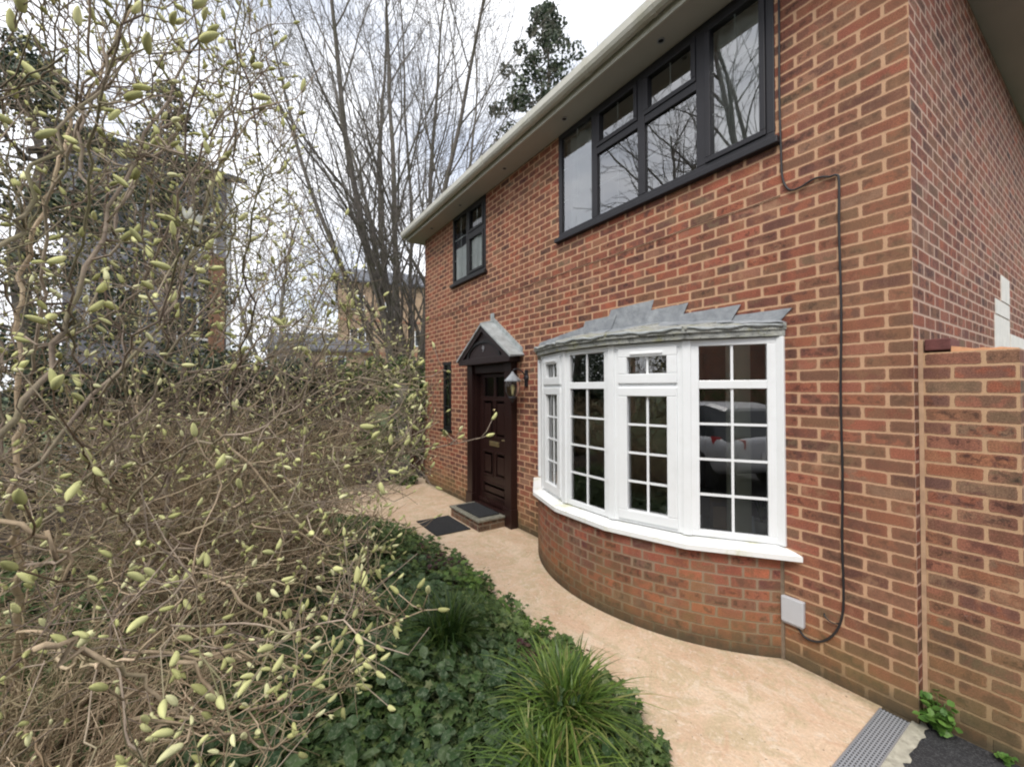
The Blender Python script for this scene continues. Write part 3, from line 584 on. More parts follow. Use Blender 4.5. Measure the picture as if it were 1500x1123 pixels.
mb = MB(); mb.box(dx1 - .075, dx1 - .03, D - .012, D, 1.0, 1.2); mb.tube([(dx1 - .05, D - .01, 1.12), (dx1 - .05, D - .05, 1.12), (dx1 - .15, D - .055, 1.115)], .009, 8); mb.build('handle', M['brass'], door, bevel=.002)
mb = MB(); mb.box(dm - .13, dm + .13, D - .018, D - .001, 1.0, 1.07); mb.box(dm - .10, dm + .10, D - .026, D - .018, 1.015, 1.055); mb.build('letterbox', M['brass'], door, bevel=.003)
mb = MB(); mb.lathe((dm, D - .004, 1.52), [(0, -.02), (.016, -.02), (.022, -.01), (.02, 0)], 12, 1); mb.build('peephole', M['brass'], door)
mb = MB(); mb.lathe((dx1 - .06, D - .004, 1.42), [(0, -.014), (.018, -.014), (.022, -.004), (.022, 0)], 12, 1); mb.build('lock', M['steel'], door)
cx0, cx1, cxm, cy, ze, za = -5.22, -3.74, -4.48, -.19, 2.25, 2.72
mb = MB(); mb.plate([(cx0 + .07, 2.19), (cx1 - .07, 2.19), (cx1 - .07, ze + .01), (cxm, za - .06), (cx0 + .07, ze + .01)], cy + .02, .0)
can = mb.build('canopy', M['dark_brown'], house)
mb = MB(); mb.box(cx0 + .02, cx1 - .02, cy - .012, cy + .019, 2.185, 2.275); mb.build('canopy_beam', M['dark_brown'], can, bevel=.004)
mb = MB() # arch moulding
hw, base, hh = .47, 2.276, .245; pts = [(cxm + hw * math.cos(a), base + hh * math.sin(a)) for a in np.linspace(0, math.pi, 25)]; pi_ = [(cxm + (hw - .045) * math.cos(a), base + (hh - .035) * math.sin(a)) for a in np.linspace(0, math.pi, 25)]
for i in range(24):
    a, b_, c_, d = pts[i], pts[i + 1], pi_[i + 1], pi_[i]; y = cy + .002
    mb.hexa([(a[0], y, a[1]), (b_[0], y, b_[1]), (b_[0], y + .02, b_[1]), (a[0], y + .02, a[1]), (d[0], y, d[1]), (c_[0], y, c_[1]), (c_[0], y + .02, c_[1]), (d[0], y + .02, d[1])])
mb.build('arch_moulding', M['black_frame'], can, recalc=True)
for s_, e_ in ((cx0, ze), (cx1, ze)):  # bargeboards + lead slope
    d = 1 if s_ > cxm else -1; mb = MB()
    mb.plate([(s_, e_ - .03), (s_, e_), (cxm, za), (cxm, za - .07), (s_ - d * .07, e_ - .03)][::d], cy - .014, cy + .018); mb.build('bargeboard', M['dark_brown'], can, recalc=True)
    mb = MB(); o1, o2 = .012, .03; yy = -.002
    mb.hexa([(s_ + d * .02, cy - .03, e_ - .012 + o1 - .01), (cxm, cy - .03, za + o1), (cxm, yy, za + o1 + .05), (s_ + d * .03, yy, e_ + o1), (s_ + d * .03, cy - .03, e_ + .014), (cxm, cy - .03, za + o2 + .006), (cxm, yy, za + o2 + .056), (s_ + d * .035, yy, e_ + .03)])
    mb.build('canopy_roof', M['lead_pale'], can, recalc=True)
    mb = MB(); mb.plate([(s_ + d * .0, e_ + .02), (cxm, za + .07), (cxm, za + .15), (s_ - d * .0, e_ + .115)][::d], -.012 - .003 * (d > 0), -.001)
    mb.build('canopy_flashing', M['lead_pale'], can, recalc=True)
mb = MB(); mb.tube([(cxm, cy - .03, za + .03), (cxm, -.01, za + .085)], .016, 8); mb.box(cxm - .05, cxm + .05, -.022, -.0165, za + .06, za + .2); mb.build('ridge_cap', M['lead_pale'], can)
fc = bpy.data.curves.new('number', 'FONT'); fc.body = '9'; fc.size = .12; fc.extrude = .003; fc.align_x = 'CENTER'
fo = bpy.data.objects.new('tmpn', fc); C.objects.link(fo); fo.location = (0, 0, 0)
me = bpy.data.meshes.new_from_object(fo.evaluated_get(bpy.context.evaluated_depsgraph_get())); bpy.data.objects.remove(fo)
me.transform(Matrix.Translation((cxm, cy + .016, 2.36)) @ Matrix.Rotation(R_(90), 4, 'X')); me.materials.clear(); me.materials.append(M['steel'])
no_ = bpy.data.objects.new('house_number', me); C.objects.link(no_); no_.parent = can

# ---- things by the door
t = empty('doorstep', (-4.42, -.3, 0), 'low brick doorstep with a mossy concrete edge below the front door', 'step')
mb = MB(); mb.box(-4.84, -4.01, -.505, -.118, -.02, .12); mb.build('brick_base', M['brick_step'], t, uv=boxuv)
mb = MB(); mb.box(-4.86, -3.99, -.525, -.118, .121, .150); mb.build('slab', M['slab'], t, bevel=.006)
mb = MB(); mb.box(-4.76, -4.09, -.46, -.15, .151, .168); tag(mb.build('doormat', M['rubber'], bevel=.004), 'dark bristle doormat lying on top of the doorstep', 'doormat')
mb = MB(); mb.box(-4.86, -4.17, -1.02, -.54, .001, .014); o = tag(mb.build('doormat', M['rubber'], bevel=.003), 'black rubber mat lying on the tan path in front of the doorstep', 'doormat')
# lantern
t = empty('wall_lantern', (-3.62, 0, 1.98), 'old carriage lantern on a curled bracket beside the front door', 'wall lamp')
lx, ly, lz = -3.70, -.19, 1.86
mb = MB(); mb.lathe((-3.655, 0, 1.97), [(0, -.03), (.03, -.03), (.045, -.018), (.05, 0)], 14, 1); mb.box(-3.685, -3.625, -.02, -.001, 1.86, 2.07); mb.build('backplate', M['anthracite'], t, bevel=.004)
mb = MB(); mb.tube([(-3.655, -.02, 1.99), (-3.66, -.07, 2.05), (-3.675, -.13, 2.085), (-3.69, -.18, 2.075), (lx, ly, 2.03)], .008, 8); mb.tube([(-3.655, -.02, 1.93), (-3.66, -.05, 1.92), (-3.665, -.07, 1.95), (-3.665, -.05, 1.975)], .005, 6); mb.build('bracket', M['anthracite'], t, smooth=True)
mb = MB(); mb.lathe((lx, ly, lz), [(0, .185), (.012, .18), (.018, .165), (.045, .135), (.085, .095), (.088, .082), (.07, .08), (0, .08)], 8); mb.build('lantern_cap', M['lead'], t)
mb = MB(); mb.lathe((lx, ly, lz), [(.068, .079), (.078, .03), (.070, -.03), (.045, -.075)], 8); mb.build('lantern_glass', M['lamp_glass'], t)
mb = MB(); mb.lathe((lx, ly, lz), [(.047, -.075), (.05, -.09), (.03, -.105), (.012, -.125), (.004, -.14)], 8)
for j in range(8):
    a = 2 * math.pi * j / 8; mb.tube([(lx + .069 * math.cos(a), ly + .069 * math.sin(a), lz + .08), (lx + .0795 * math.cos(a), ly + .0795 * math.sin(a), lz + .03), (lx + .0715 * math.cos(a), ly + .0715 * math.sin(a), lz - .03), (lx + .046 * math.cos(a), ly + .046 * math.sin(a), lz - .076)], .003, 4)
mb.build('lantern_cage', M['anthracite'], t)
mb = MB(); mb.lathe((lx, ly, lz), [(0, .05), (.018, .04), (.024, .01), (.014, -.03), (.012, -.074)], 10); mb.build('bulb', M['porcelain'], t, smooth=True)
for o_ in list(t.children):
    if o_.name.split('.')[0] in ('lantern_cap', 'lantern_glass', 'lantern_cage', 'bulb'):
        for v_ in o_.data.vertices: v_.co = Vector((lx, ly, lz + .15)) + (v_.co - Vector((lx, ly, lz + .15))) * 1.22
# meter box, cable, wire
t = empty('meter_box', (-.6, -.02, .36), 'small pale grey utility box low on the brick beside the bow window', 'utility box')
mb = MB(); mb.box(-.672, -.537, -.035, -.001, .272, .438); mb.build('box_lid', M['meter_grey'], t, bevel=.006)
mb = MB(); mb.box(-.666, -.543, -.030, -.002, .264, .27); mb.build('box_base', M['steel'], t)
def spl(pts, n=6):
    o = []; P = [Vector(p) for p in pts]; P = [P[0]] + P + [P[-1]]
    for i in range(1, len(P) - 2):
        for k in range(n):
            u = k / n; a, b_, c_, d = P[i - 1:i + 3]
            o.append(.5 * ((2 * b_) + (c_ - a) * u + (2 * a - 5 * b_ + 4 * c_ - d) * u * u + (3 * b_ - a - 3 * c_ + d) * u ** 3))
    o.append(P[-2]); return o
mb = MB(); cb = [(-.655, 4.72), (-.654, 4.3), (-.657, 3.8), (-.65, 3.45), (-.645, 3.28), (-.62, 3.19), (-.585, 3.155), (-.53, 3.155), (-.47, 3.175), (-.42, 3.172), (-.375, 3.155), (-.338, 3.15), (-.325, 3.10), (-.328, 2.8), (-.322, 2.3), (-.330, 1.8), (-.326, 1.3), (-.332, .9), (-.328, .6), (-.335, .45), (-.365, .34), (-.42, .255), (-.48, .215), (-.54, .215), (-.585, .262)]
mb.tube(spl([(x, -.012, z) for x, z in cb], 5), .0068, 7); tag(mb.build('black_cable', M['cable'], smooth=True), 'thick black cable running down the brick wall to the grey utility box', 'cable')
mb = MB(); mb.tube(spl([(-.435, .02, .415), (-.432, -.008, .405), (-.41, -.014, .385), (-.375, -.014, .378), (-.345, -.016, .40), (-.336, -.016, .45)], 5), .004, 6); tag(mb.build('thin_cable', M['cable'], smooth=True), 'short black wire looping from a hole in the brick into the thick cable', 'cable')
mb = MB(); mb.tube([(x, -.006, 3.148 + .004 * math.sin(x * 9)) for x in np.arange(-6.9, -.64, .06)], .0028, 5); tag(mb.build('wire', M['wire']), 'thin brown wire following a mortar course below the upper windows', 'wire')
# brick pier at right
t = empty('brick_pier', (.19, .2, 0), 'broken-topped brick pier standing against the right corner of the house', 'brick pier')
mb = MB(); mb.box(.022, .365, .075, .30, -.05, 2.025); mb.build('pier_wall', M['brick_pier'], t, uv=lambda co, n: (co.x - .022, co.z) if abs(n.y) > .6 else ((co.y, co.z) if abs(n.x) > .6 else (co.x, co.y)))
mb = MB(); mb.box(.002, .0215, .0725, .30, -.05, 2.10); mb.build('mortar_joint', plain('mortar_or', (.50, .33, .21), .9, .2, 12, .5), t)
solid = lambda nm, c_: plain(nm, c_, .9, .25, 25, .9, 120)
for i, (a, b_, z0, z1, c_) in enumerate([(.026, .128, 2.037, 2.1, (.14, .05, .045)), (.026, .24, 1.976, 2.026, None)][:1]):
    mb = MB(); mb.box(a, b_, .078, .29, z0, z1); mb.build('loose_brick', solid('brk', c_), t, bevel=.006)
mb = MB(); pr = random.Random(2); xs_ = np.linspace(.13, .362, 9); zt_ = [2.056, 2.05, 2.043, 2.036, 2.040, 2.034, 2.038, 2.032, 2.028]
for i in range(8):
    mb.quad((xs_[i], .078, 2.024), (xs_[i + 1], .078, 2.024), (xs_[i + 1], .085, zt_[i + 1]), (xs_[i], .085, zt_[i])); mb.quad((xs_[i], .085, zt_[i]), (xs_[i + 1], .085, zt_[i + 1]), (xs_[i + 1], .29, zt_[i + 1] - .004), (xs_[i], .29, zt_[i] - .004))
mb.build('mortar_bed', plain('mortar_red', (.50, .25, .13), .9, .2, 18, .8), t)

# ---- behind the bay glass
def curtain(pts, z0, z1, amp, label, mat, freq=42, grp=None):
    mb = MB(); P = [Vector((x, y, 0)) for x, y in pts]; d = (P[1] - P[0]); n = max(24, int(d.length / .012)); nn = Vector((-d.y, d.x, 0)).normalized()
    top = []
    for i in range(n + 1):
        q = P[0] + d * (i / n) + nn * amp * math.sin(i / n * d.length * freq + math.sin(i * .13) * 1.5); top.append(q)
    for i in range(n): mb.quad((top[i].x, top[i].y, z0), (top[i + 1].x, top[i + 1].y, z0), (top[i + 1].x, top[i + 1].y, z1), (top[i].x, top[i].y, z1))
    return tag(mb.build('curtain', mat, smooth=True), label, 'curtain', grp)
curtain([(-.965, -.165), (-.845, -.055)], .80, 2.18, .010, 'narrow cream curtain hanging at the right end of the white bow window', M['curtain'])
curtain([(-3.2, .07), (-2.95, -.1)], .80, 2.18, .014, 'cream curtain hanging at the left end of the white bow window', M['curtain'])
curtain([(-1.22, .11), (-.72, .11)], 3.5, 4.7, .02, 'pale net curtain at the right end of the large upper window', M['net'])
curtain([(-2.98, .11), (-2.44, .11)], 3.5, 4.7, .02, 'pale net curtain at the left end of the large upper window', M['net'])
curtain([(-5.8, .03), (-4.72, .03)], 3.6, 4.2, .008, 'pale net curtain filling the small upper window above the door', M['net'], 30)
mb = MB(); Pb = [(x, y) for x, y in offs(-.09, (-3.3, -.76, .02))]; mb.prism(Pb + [(-.76, .16), (-3.3, .16)], .735, .762); mb.build('window_board', M['upvc'], house)
t = empty('cardboard_box', (-1.0, .0, .764), 'open brown cardboard box on the window board inside the bow window', 'box')
def rbox(mb, c_, sx, sy, z0, z1, a):
    F = ((c_[0], c_[1]), (math.cos(a), math.sin(a)), (math.sin(a), -math.cos(a))); mb.lbox(F, -sx / 2, sx / 2, z0, z1, -sy / 2, sy / 2)
mb = MB(); rbox(mb, (-1.03, -.06), .2, .16, .765, .97, R_(40)); mb.build('box_body', M['card'], t)
mb = MB(); mb.quad((-1.13, -.10, .965), (-.98, .02, .965), (-1.03, .08, 1.02), (-1.18, -.04, 1.02)); mb.build('flap', M['card'], t)
def sheet(a, b_, z0, z1, lean, label):
    mb = MB(); n = Vector((-(b_[1] - a[1]), b_[0] - a[0], 0)).normalized() * lean; th = n.normalized() * .004
    p = [Vector((a[0], a[1], z0)), Vector((b_[0], b_[1], z0)), Vector((b_[0], b_[1], z1)) + n, Vector((a[0], a[1], z1)) + n]
    mb.hexa([p[0], p[1], p[1] + th, p[0] + th, p[3], p[2], p[2] + th, p[3] + th]); tag(mb.build('paper_sheet', M['paper'], recalc=True), label, 'paper')
sheet((-.93, -.13), (-.83, -.02), .765, .91, .05, 'white sheet of paper leaning near the right end of the bow window')
sheet((-1.16, -.30), (-1.10, -.25), .765, .90, .03, 'white card leaning beside the brown box in the bow window')
sheet((-1.33, -.375), (-1.26, -.345), .765, .93, .02, 'white card standing in the lowest pane of the middle casement')
def houseplant(x, y, z, hgt, n, label, seed):
    r = random.Random(seed); t = empty('potted_plant', (x, y, z), label, 'potted plant')
    mb = MB(); mb.lathe((x, y, z), [(.045, 0), (.062, .10), (.067, .10), (.067, .115), (.055, .115), (.05, .09), (0, .09)], 18); mb.build('pot', M['porcelain'], t)
    mb = MB()
    for i in range(n):
        a = r.uniform(0, 6.28); le = r.uniform(.5, 1) * hgt; out_ = r.uniform(.3, .9) * .5; w_ = .012; pv = None
        for k in range(6):
            u = k / 5; px = x + math.cos(a) * out_ * le * u ** 1.4; py = y + math.sin(a) * out_ * le * u ** 1.4 * .5; pz = z + .09 + le * (u - .45 * out_ * u * u); ww = w_ * math.sin(math.pi * min(.96, .15 + u * .85)); s_ = (-math.sin(a) * ww, math.cos(a) * ww)
            q = ((px - s_[0], py - s_[1], pz), (px + s_[0], py + s_[1], pz))
            if pv: mb.quad(pv[0], pv[1], q[1], q[0])
            pv = q
    mb.build('leaves', M['fern'], t)
houseplant(-.84, .07, .764, .2, 26, 'leafy houseplant in a white pot at the right end of the bow window', 1)
houseplant(-2.35, -.36, .764, .34, 46, 'tall leafy houseplant behind the second casement of the bow window', 2)
houseplant(-2.9, -.1, .764, .3, 34, 'houseplant in a white pot at the left end of the bow window', 3)
#PART2
# ============================================================ PART 2: plants, background
def at(px, r):
    x = (px - 750) / 611.388; d = np.array(f2) + np.array(r3) * x; d[2] = 0; d /= np.hypot(d[0], d[1]); return cam_pos.x + d[0] * r, cam_pos.y + d[1] * r
def zat(px, y, r):  # height seen at image row y for a thing r metres away (used to size far things)
    return cam_pos.z + (569 - y) / 611.388 * r / math.hypot(1, (px - 750) / 611.388)
def rotmats(nrm, roll_):
    n = nrm / np.linalg.norm(nrm, axis=1, keepdims=True); a = np.cross(n, rng.normal(size=n.shape)); a /= np.linalg.norm(a, axis=1, keepdims=True); b_ = np.cross(n, a)
    return np.stack([a, b_, n], axis=2)
def inst(T, F, pos, Rm, sc):
    k = len(T); V = np.einsum('nij,kj->nki', Rm, T) * (sc[:, None, None] if sc.ndim == 1 else sc[:, None, :]) + pos[:, None, :]
    FF = [tuple(i + n * k for i in f) for n in range(len(pos)) for f in F]
    return V.reshape(-1, 3), FF
def npmesh(name, V, F, mat, parent=None, smooth=False):
    me = bpy.data.meshes.new(name); me.from_pydata(V.tolist() if hasattr(V, 'tolist') else V, [], F); me.materials.append(mat)
    if smooth: me.polygons.foreach_set('use_smooth', [True] * len(me.polygons))
    o = bpy.data.objects.new(name, me); C.objects.link(o)
    if parent: o.parent = parent; o.matrix_parent_inverse = Matrix.Translation(parent.location).inverted()
    return o
IVY = np.array([(0, 0, .06), (0, -.42, .0), (.36, -.5, -.06), (.28, -.18, .02), (.56, .06, -.06), (.2, .14, .03), (0, .62, -.08), (-.2, .14, .03), (-.56, .06, -.06), (-.28, -.18, .02), (-.36, -.5, -.06)])
IVYF = [(0, i, i + 1) for i in range(1, 10)] + [(0, 10, 1)]
LEAF = np.array([(0, -.5, 0), (.2, -.15, .03), (.19, .15, .02), (0, .5, -.05), (-.19, .15, .02), (-.2, -.15, .03)]); LEAFF = [(0, 1, 2, 3), (0, 3, 4, 5)]

# ---- bed: mound + ivy
def edge_y(x):
    return float(np.interp(x, [-7.6, -6.2, -5.0, -4.2, -3.1, -2.3, -1.3, -.62, -.42, -.30], [-2.2, -2.1, -1.7, -1.32, -1.25, -1.34, -1.30, -1.42, -1.9, -3.2]))
def hmound(x, y):
    d = min(max(edge_y(x) - y, 0), max(-.25 - x, 0)) 
    return .20 * (1 - math.exp(-d * 4)) + .05 * math.sin(x * 3.1 + y * 2.3) * min(1, d * 2) + .04 * math.sin(x * 7 - y * 5) * min(1, d * 2)
nx, ny = 90, 60; mb = MB()
gx = np.linspace(-7, -.28, nx); 
for i in range(nx):
    for j in range(ny):
        x = gx[i]; y = edge_y(x) - (j / (ny - 1)) * 4.2; mb.v.append((x, y, hmound(x, y) - .01 + (.0 if j else -.0)))
for i in range(nx - 1):
    for j in range(ny - 1): a = i * ny + j; mb.f.append((a + 1, a + ny + 1, a + ny, a))
struct('soil_bed', mb, M['soil'], smooth=True)
P = []
while len(P) < 42000:
    r = .9 + 5.2 * random.random() ** 1.7; a = random.uniform(R_(34), R_(118)); x = cam_pos.x - math.sin(a) * r; y = cam_pos.y + math.cos(a) * r
    if x > -.3 or x < -6.8 or y > edge_y(x) + .13 + .05 * math.sin(x * 11) + .03 * math.sin(x * 27): continue
    P.append((x, y, hmound(x, y) + .012 + random.random() ** 1.5 * .11))
P = np.array(P); n = len(P); nr = np.stack([rng.normal(0, .45, n) + .12, rng.normal(0, .45, n), np.ones(n)], 1)
patch = np.sin(P[:, 0] * 5.3 + 1) * np.sin(P[:, 1] * 4.7) > -.1
V, F = inst(IVY, IVYF, P, rotmats(nr, 0), rng.uniform(.032, .068, n)); o = npmesh('ivy', V, F, M['ivy']); tag(o, 'dark green ivy carpeting the flower bed along the path', 'ivy', kind='stuff')
# broad mottled leaves (arum / cyclamen-like) and leaf litter
P = []
while len(P) < 1300:
    x = random.uniform(-2.9, -.6); y = random.uniform(-3.4, -1.7)
    if y > edge_y(x) - .15: continue
    P.append((x, y, hmound(x, y) + random.uniform(.07, .17)))
P = np.array(P); n = len(P); nr = np.stack([rng.normal(.2, .4, n), rng.normal(0, .4, n), np.ones(n)], 1)
V, F = inst(LEAF * np.array([1.6, 1, 1]), LEAFF, P, rotmats(nr, 0), rng.uniform(.05, .105, n)); M['mottled'] = leafmat('mottled', [(0, (.03, .065, .025)), (.6, (.06, .11, .04)), (1, (.11, .16, .07))], .55, edge=((.20, .25, .15), 45), spec=.25); tag(npmesh('mottled_leaves', V, F, M['mottled']), 'broad mottled grey green leaves among the ivy at the bottom', 'ground cover', kind='stuff')
P = []
while len(P) < 900:
    x = random.uniform(-5.5, -.5); y = edge_y(x) + random.gauss(-.12, .12)
    P.append((x, y, max(.004, hmound(x, y)) + random.uniform(.0, .05) * (1 if y < edge_y(x) else 0)))
P = np.array(P); n = len(P); nr = np.stack([rng.normal(0, .5, n), rng.normal(0, .5, n), np.ones(n)], 1)
V, F = inst(LEAF, LEAFF, P, rotmats(nr, 0), rng.uniform(.012, .04, n)); tag(npmesh('leaf_litter', V, F, M['litter']), 'dry brown leaf litter along the edge of the bed', 'leaf litter', kind='stuff')
# strap-leaf clumps
def clump(name, x, y, z, n, ln, spread, wd, mat, label, cat, seed, grp=None, lean=(0, 0)):
    r = random.Random(seed); V = []; F = []
    for i in range(n):
        a = r.uniform(0, 6.283); L0 = ln * r.uniform(.55, 1.1); sp = r.uniform(.15, 1) * spread; bx, by = x + r.gauss(0, .045) , y + r.gauss(0, .045); w0 = wd * r.uniform(.6, 1.1); k0 = len(V); ns = 8; dx_, dy_ = math.cos(a) * sp + lean[0], math.sin(a) * sp + lean[1]
        tw = r.uniform(-.5, .5)
        for k in range(ns):
            u = k / (ns - 1); h_ = L0 * (u - (.25 + .55 * sp) * u * u); o_ = L0 * u ** 1.35; ww = w0 * (1 - u ** 2.2) * .5 + .0004
            px, py, pz = bx + dx_ * o_, by + dy_ * o_, z + h_ + .0; cs, sn = math.cos(a + 1.57 + tw), math.sin(a + 1.57 + tw)
            V += [(px - cs * ww, py - sn * ww, pz + .001), (px + cs * ww, py + sn * ww, pz)]
            if k: j = k0 + 2 * k; F.append((j - 2, j - 1, j + 1, j))
    return tag(npmesh(name, V, F, mat), label, cat, grp)
clump('grass_clump', -.93, -1.72, .1, 700, .60, 1.0, .015, M['liriope'], 'big bright green clump of strappy leaves at the corner of the bed by the path', 'grass clump', 11)
clump('grass_clump', -.72, -2.0, .08, 320, .5, .8, .013, M['liriope'], 'smaller strappy green clump at the very bottom edge of the picture', 'grass clump', 12)
M['liriope_dark'] = leafmat('liriope_dark', [(0, (.025, .06, .014)), (.6, (.05, .10, .022)), (1, (.12, .17, .04))], .4, trans=.25)
clump('grass_clump', -1.75, -2.0, .15, 480, .62, .8, .011, M['liriope_dark'], 'darker green strappy clump in the middle of the ivy bed', 'grass clump', 13)
clump('grass_clump', -2.05, -1.62, .12, 120, .36, .8, .008, M['liriope_dark'], 'thin dark green clump between the ivy and the path edge', 'grass clump', 14)
def leafy(name, x, y, z, n, hgt, spread, size, mat, label, cat, seed, grp=None, stems=True):
    r = random.Random(seed); t = empty(name, (x, y, z), label, cat, grp); st = MB(); pos = []; nn = []
    for i in range(n):
        a = r.uniform(0, 6.283); h_ = hgt * r.uniform(.3, 1); sp = spread * r.uniform(.2, 1); p = [(x + math.cos(a) * sp * u ** 1.3, y + math.sin(a) * sp * u ** 1.3, z + h_ * (1.25 * u - .25 * u * u)) for u in (0, .33, .66, 1)]
        st.tube(p, [.003, .0026, .002, .0012], 4, False)
        for u in range(1, 4):
            for s_ in range(3 if u == 3 else 2):
                q = p[u]; pos.append((q[0] + r.gauss(0, size * .35), q[1] + r.gauss(0, size * .35), q[2] + r.gauss(0, size * .15))); nn.append((r.gauss(0, .4), r.gauss(0, .4) - .15, 1))
    st.build('stems', mat, t); pos = np.array(pos); V, F = inst(LEAF * np.array([1.7, 1, 1]), LEAFF, pos, rotmats(np.array(nn), 0), rng.uniform(.6, 1.1, len(pos)) * size)
    npmesh('leaves', V, F, mat, t); return t
leafy('weed', .075, .015, 0, 16, .19, .10, .055, M['weed'], 'bright green weed sprouting where the brick pier meets the tarmac', 'weed', 4)
leafy('weed', .30, .04, 0, 5, .05, .05, .03, M['weed'], 'tiny green weed at the right foot of the brick pier', 'weed', 41)
leafy('leafy_plant', -2.35, -1.5, .12, 18, .26, .18, .055, M['fern'], 'fresh yellow green leafy plant at the bed edge opposite the bow window', 'plant', 5)
leafy('leafy_plant', -1.62, -1.42, .10, 12, .20, .14, .05, M['fern'], 'small yellow green plant leaning over the path behind the big strappy clump', 'plant', 6)
leafy('leafy_plant', -2.9, -1.6, .1, 22, .26, .3, .05, M['heuchera'], 'dark purple leaved plant at the bed edge near the doormat', 'plant', 7)
leafy('leafy_plant', -3.5, -1.75, .1, 24, .34, .35, .05, M['ivy'], 'low green shrub at the bed edge opposite the front door', 'plant', 8)
leafy('leafy_plant', -1.35, -1.62, .1, 14, .2, .2, .045, M['heuchera'], 'dull purple plant between the two strappy clumps', 'plant', 9)
clump('fern_frond', -1.95, -1.38, .08, 7, .2, .8, .035, M['fern'], 'single tongue shaped bright green leaves poking over the path', 'plant', 15)

# ---- branch growth by space colonisation (magnolia in bud)
def colonise(seeds, A, step=.045, di=.38, dk=.075, iters=170, jit=.32, up=.03, maxn=26000):
    nodes = []; par = []
    for chain in seeds:
        prev = -1
        for p in chain: nodes.append(p); par.append(prev); prev = len(nodes) - 1
    nodes = np.array(nodes, float); par = list(par); A = A.copy(); bd = np.full(len(A), 1e9); bi = np.zeros(len(A), int)
    def upd(start):
        for s_ in range(start, len(nodes), 400):
            D = np.linalg.norm(A[:, None, :] - nodes[None, s_:s_ + 400, :], axis=2); j = D.argmin(1); m = D[np.arange(len(A)), j]; w_ = m < bd; bd[w_] = m[w_]; bi[w_] = s_ + j[w_]
    upd(0)
    for it in range(iters):
        keep = bd > dk; A = A[keep]; bd = bd[keep]; bi = bi[keep]
        if not len(A): break
        act = bd < di
        if not act.any(): break
        d = A[act] - nodes[bi[act]]; d /= np.linalg.norm(d, axis=1, keepdims=True); acc = np.zeros((len(nodes), 3)); np.add.at(acc, bi[act], d); u = np.unique(bi[act])
        v = acc[u]; v /= (np.linalg.norm(v, axis=1, keepdims=True) + 1e-9); v += rng.normal(0, jit, v.shape); v[:, 2] += up; v /= np.linalg.norm(v, axis=1, keepdims=True)
        new = nodes[u] + v * step * rng.uniform(.7, 1.2, (len(u), 1)); st = len(nodes); nodes = np.vstack([nodes, new]); par += u.tolist()
        upd(st)
        if len(nodes) > maxn: break
    return nodes, np.array(par)
def chains(nodes, par, r0=.0010, ex=2.85):
    n = len(nodes); ch = [[] for _ in range(n)]; tips = np.zeros(n)
    for i in range(n):
        if par[i] >= 0: ch[par[i]].append(i)
    for i in range(n - 1, -1, -1):
        if not ch[i]: tips[i] = 1
        if par[i] >= 0: tips[par[i]] += tips[i]
    rad = r0 * np.maximum(tips, 1) ** (1 / ex); out_ = []; stack = [i for i in range(n) if par[i] < 0]
    while stack:
        i = stack.pop(); c_ = [i] if par[i] < 0 else [par[i], i]
        while ch[c_[-1]]:
            k = sorted(ch[c_[-1]], key=lambda q: -tips[q]); stack += k[1:]; c_.append(k[0])
        out_.append(c_)
    return out_, rad, tips, ch
# crown volume: leans over the bed, rounded, nearest the lane side
SIL = [(-200, -300), (330, -300), (405, -60), (400, 40), (418, 150), (445, 300), (520, 420), (620, 520), (640, 600), (630, 690), (560, 760), (560, 850), (600, 930), (560, 1000), (470, 1060), (380, 1180), (300, 1400), (-400, 1400), (-400, -300)]
def inpoly(x, y, P):
    ins = False; j = len(P) - 1
    for i in range(len(P)):
        if (P[i][1] > y) != (P[j][1] > y) and x < (P[j][0] - P[i][0]) * (y - P[i][1]) / (P[j][1] - P[i][1]) + P[i][0]: ins = not ins
        j = i
    return ins
def sample(n, cen, rad, rmin, keepf=None):
    o = []
    while len(o) < n:
        p = rng.uniform(-1, 1, (4000, 3)); p = p[(p ** 2).sum(1) < 1] * rad + cen; p = p[p[:, 2] > .16]
        x, y, z = proj(p); d = np.linalg.norm(p - CAMN, axis=1)
        for q, a, b_, zz, dd in zip(p, x, y, z, d):
            if dd < rmin or zz < .15: 
                continue
            if not inpoly(a, b_, SIL): continue
            if keepf and not keepf(q, a, b_): continue
            o.append(q)
    return np.array(o[:n])
base = np.array([-2.0, -3.9, .12])
A1 = sample(15500, np.array([-1.35, -3.45, 1.55]), np.array([1.95, 1.9, 2.2]), .72, lambda q, a, b_: random.random() < (.8 if b_ > 430 else (1.0 if a < 330 else .75)))
seeds = []
for k in range(11):
    a = 2 * math.pi * k / 11 + .3; L0 = .35 + .5 * random.random(); ch_ = []
    for s_ in range(12):
        u = s_ / 11; ch_.append(base + np.array([math.cos(a) * .05 + math.cos(a) * L0 * u, math.sin(a) * .05 + math.sin(a) * L0 * u, (.5 + .5 * random.Random(k).random()) * u]) + rng.normal(0, .008, 3) * (u > 0))
    seeds.append(ch_)
nodes, par = colonise(seeds, A1, step=.038, jit=.16, dk=.056, maxn=48000)
for _ in range(3):
    cnt = np.zeros(len(nodes)); acc = np.zeros_like(nodes); m_ = par >= 0; np.add.at(acc, par[m_], nodes[m_]); np.add.at(cnt, par[m_], 1); ok = m_ & (cnt > 0); new = nodes.copy()
    new[ok] = .5 * nodes[ok] + .25 * nodes[par[ok]] + .25 * acc[ok] / cnt[ok][:, None]; nodes = new
nodes += rng.normal(0, .0028, nodes.shape)
CH, rad, tips, kids = chains(nodes, par)
mag = empty('magnolia_shrub', tuple(base), 'big tangled magnolia shrub with furry green buds filling the left of the garden', 'shrub')
mbd, mbt, mbk = MB(), MB(), MB()
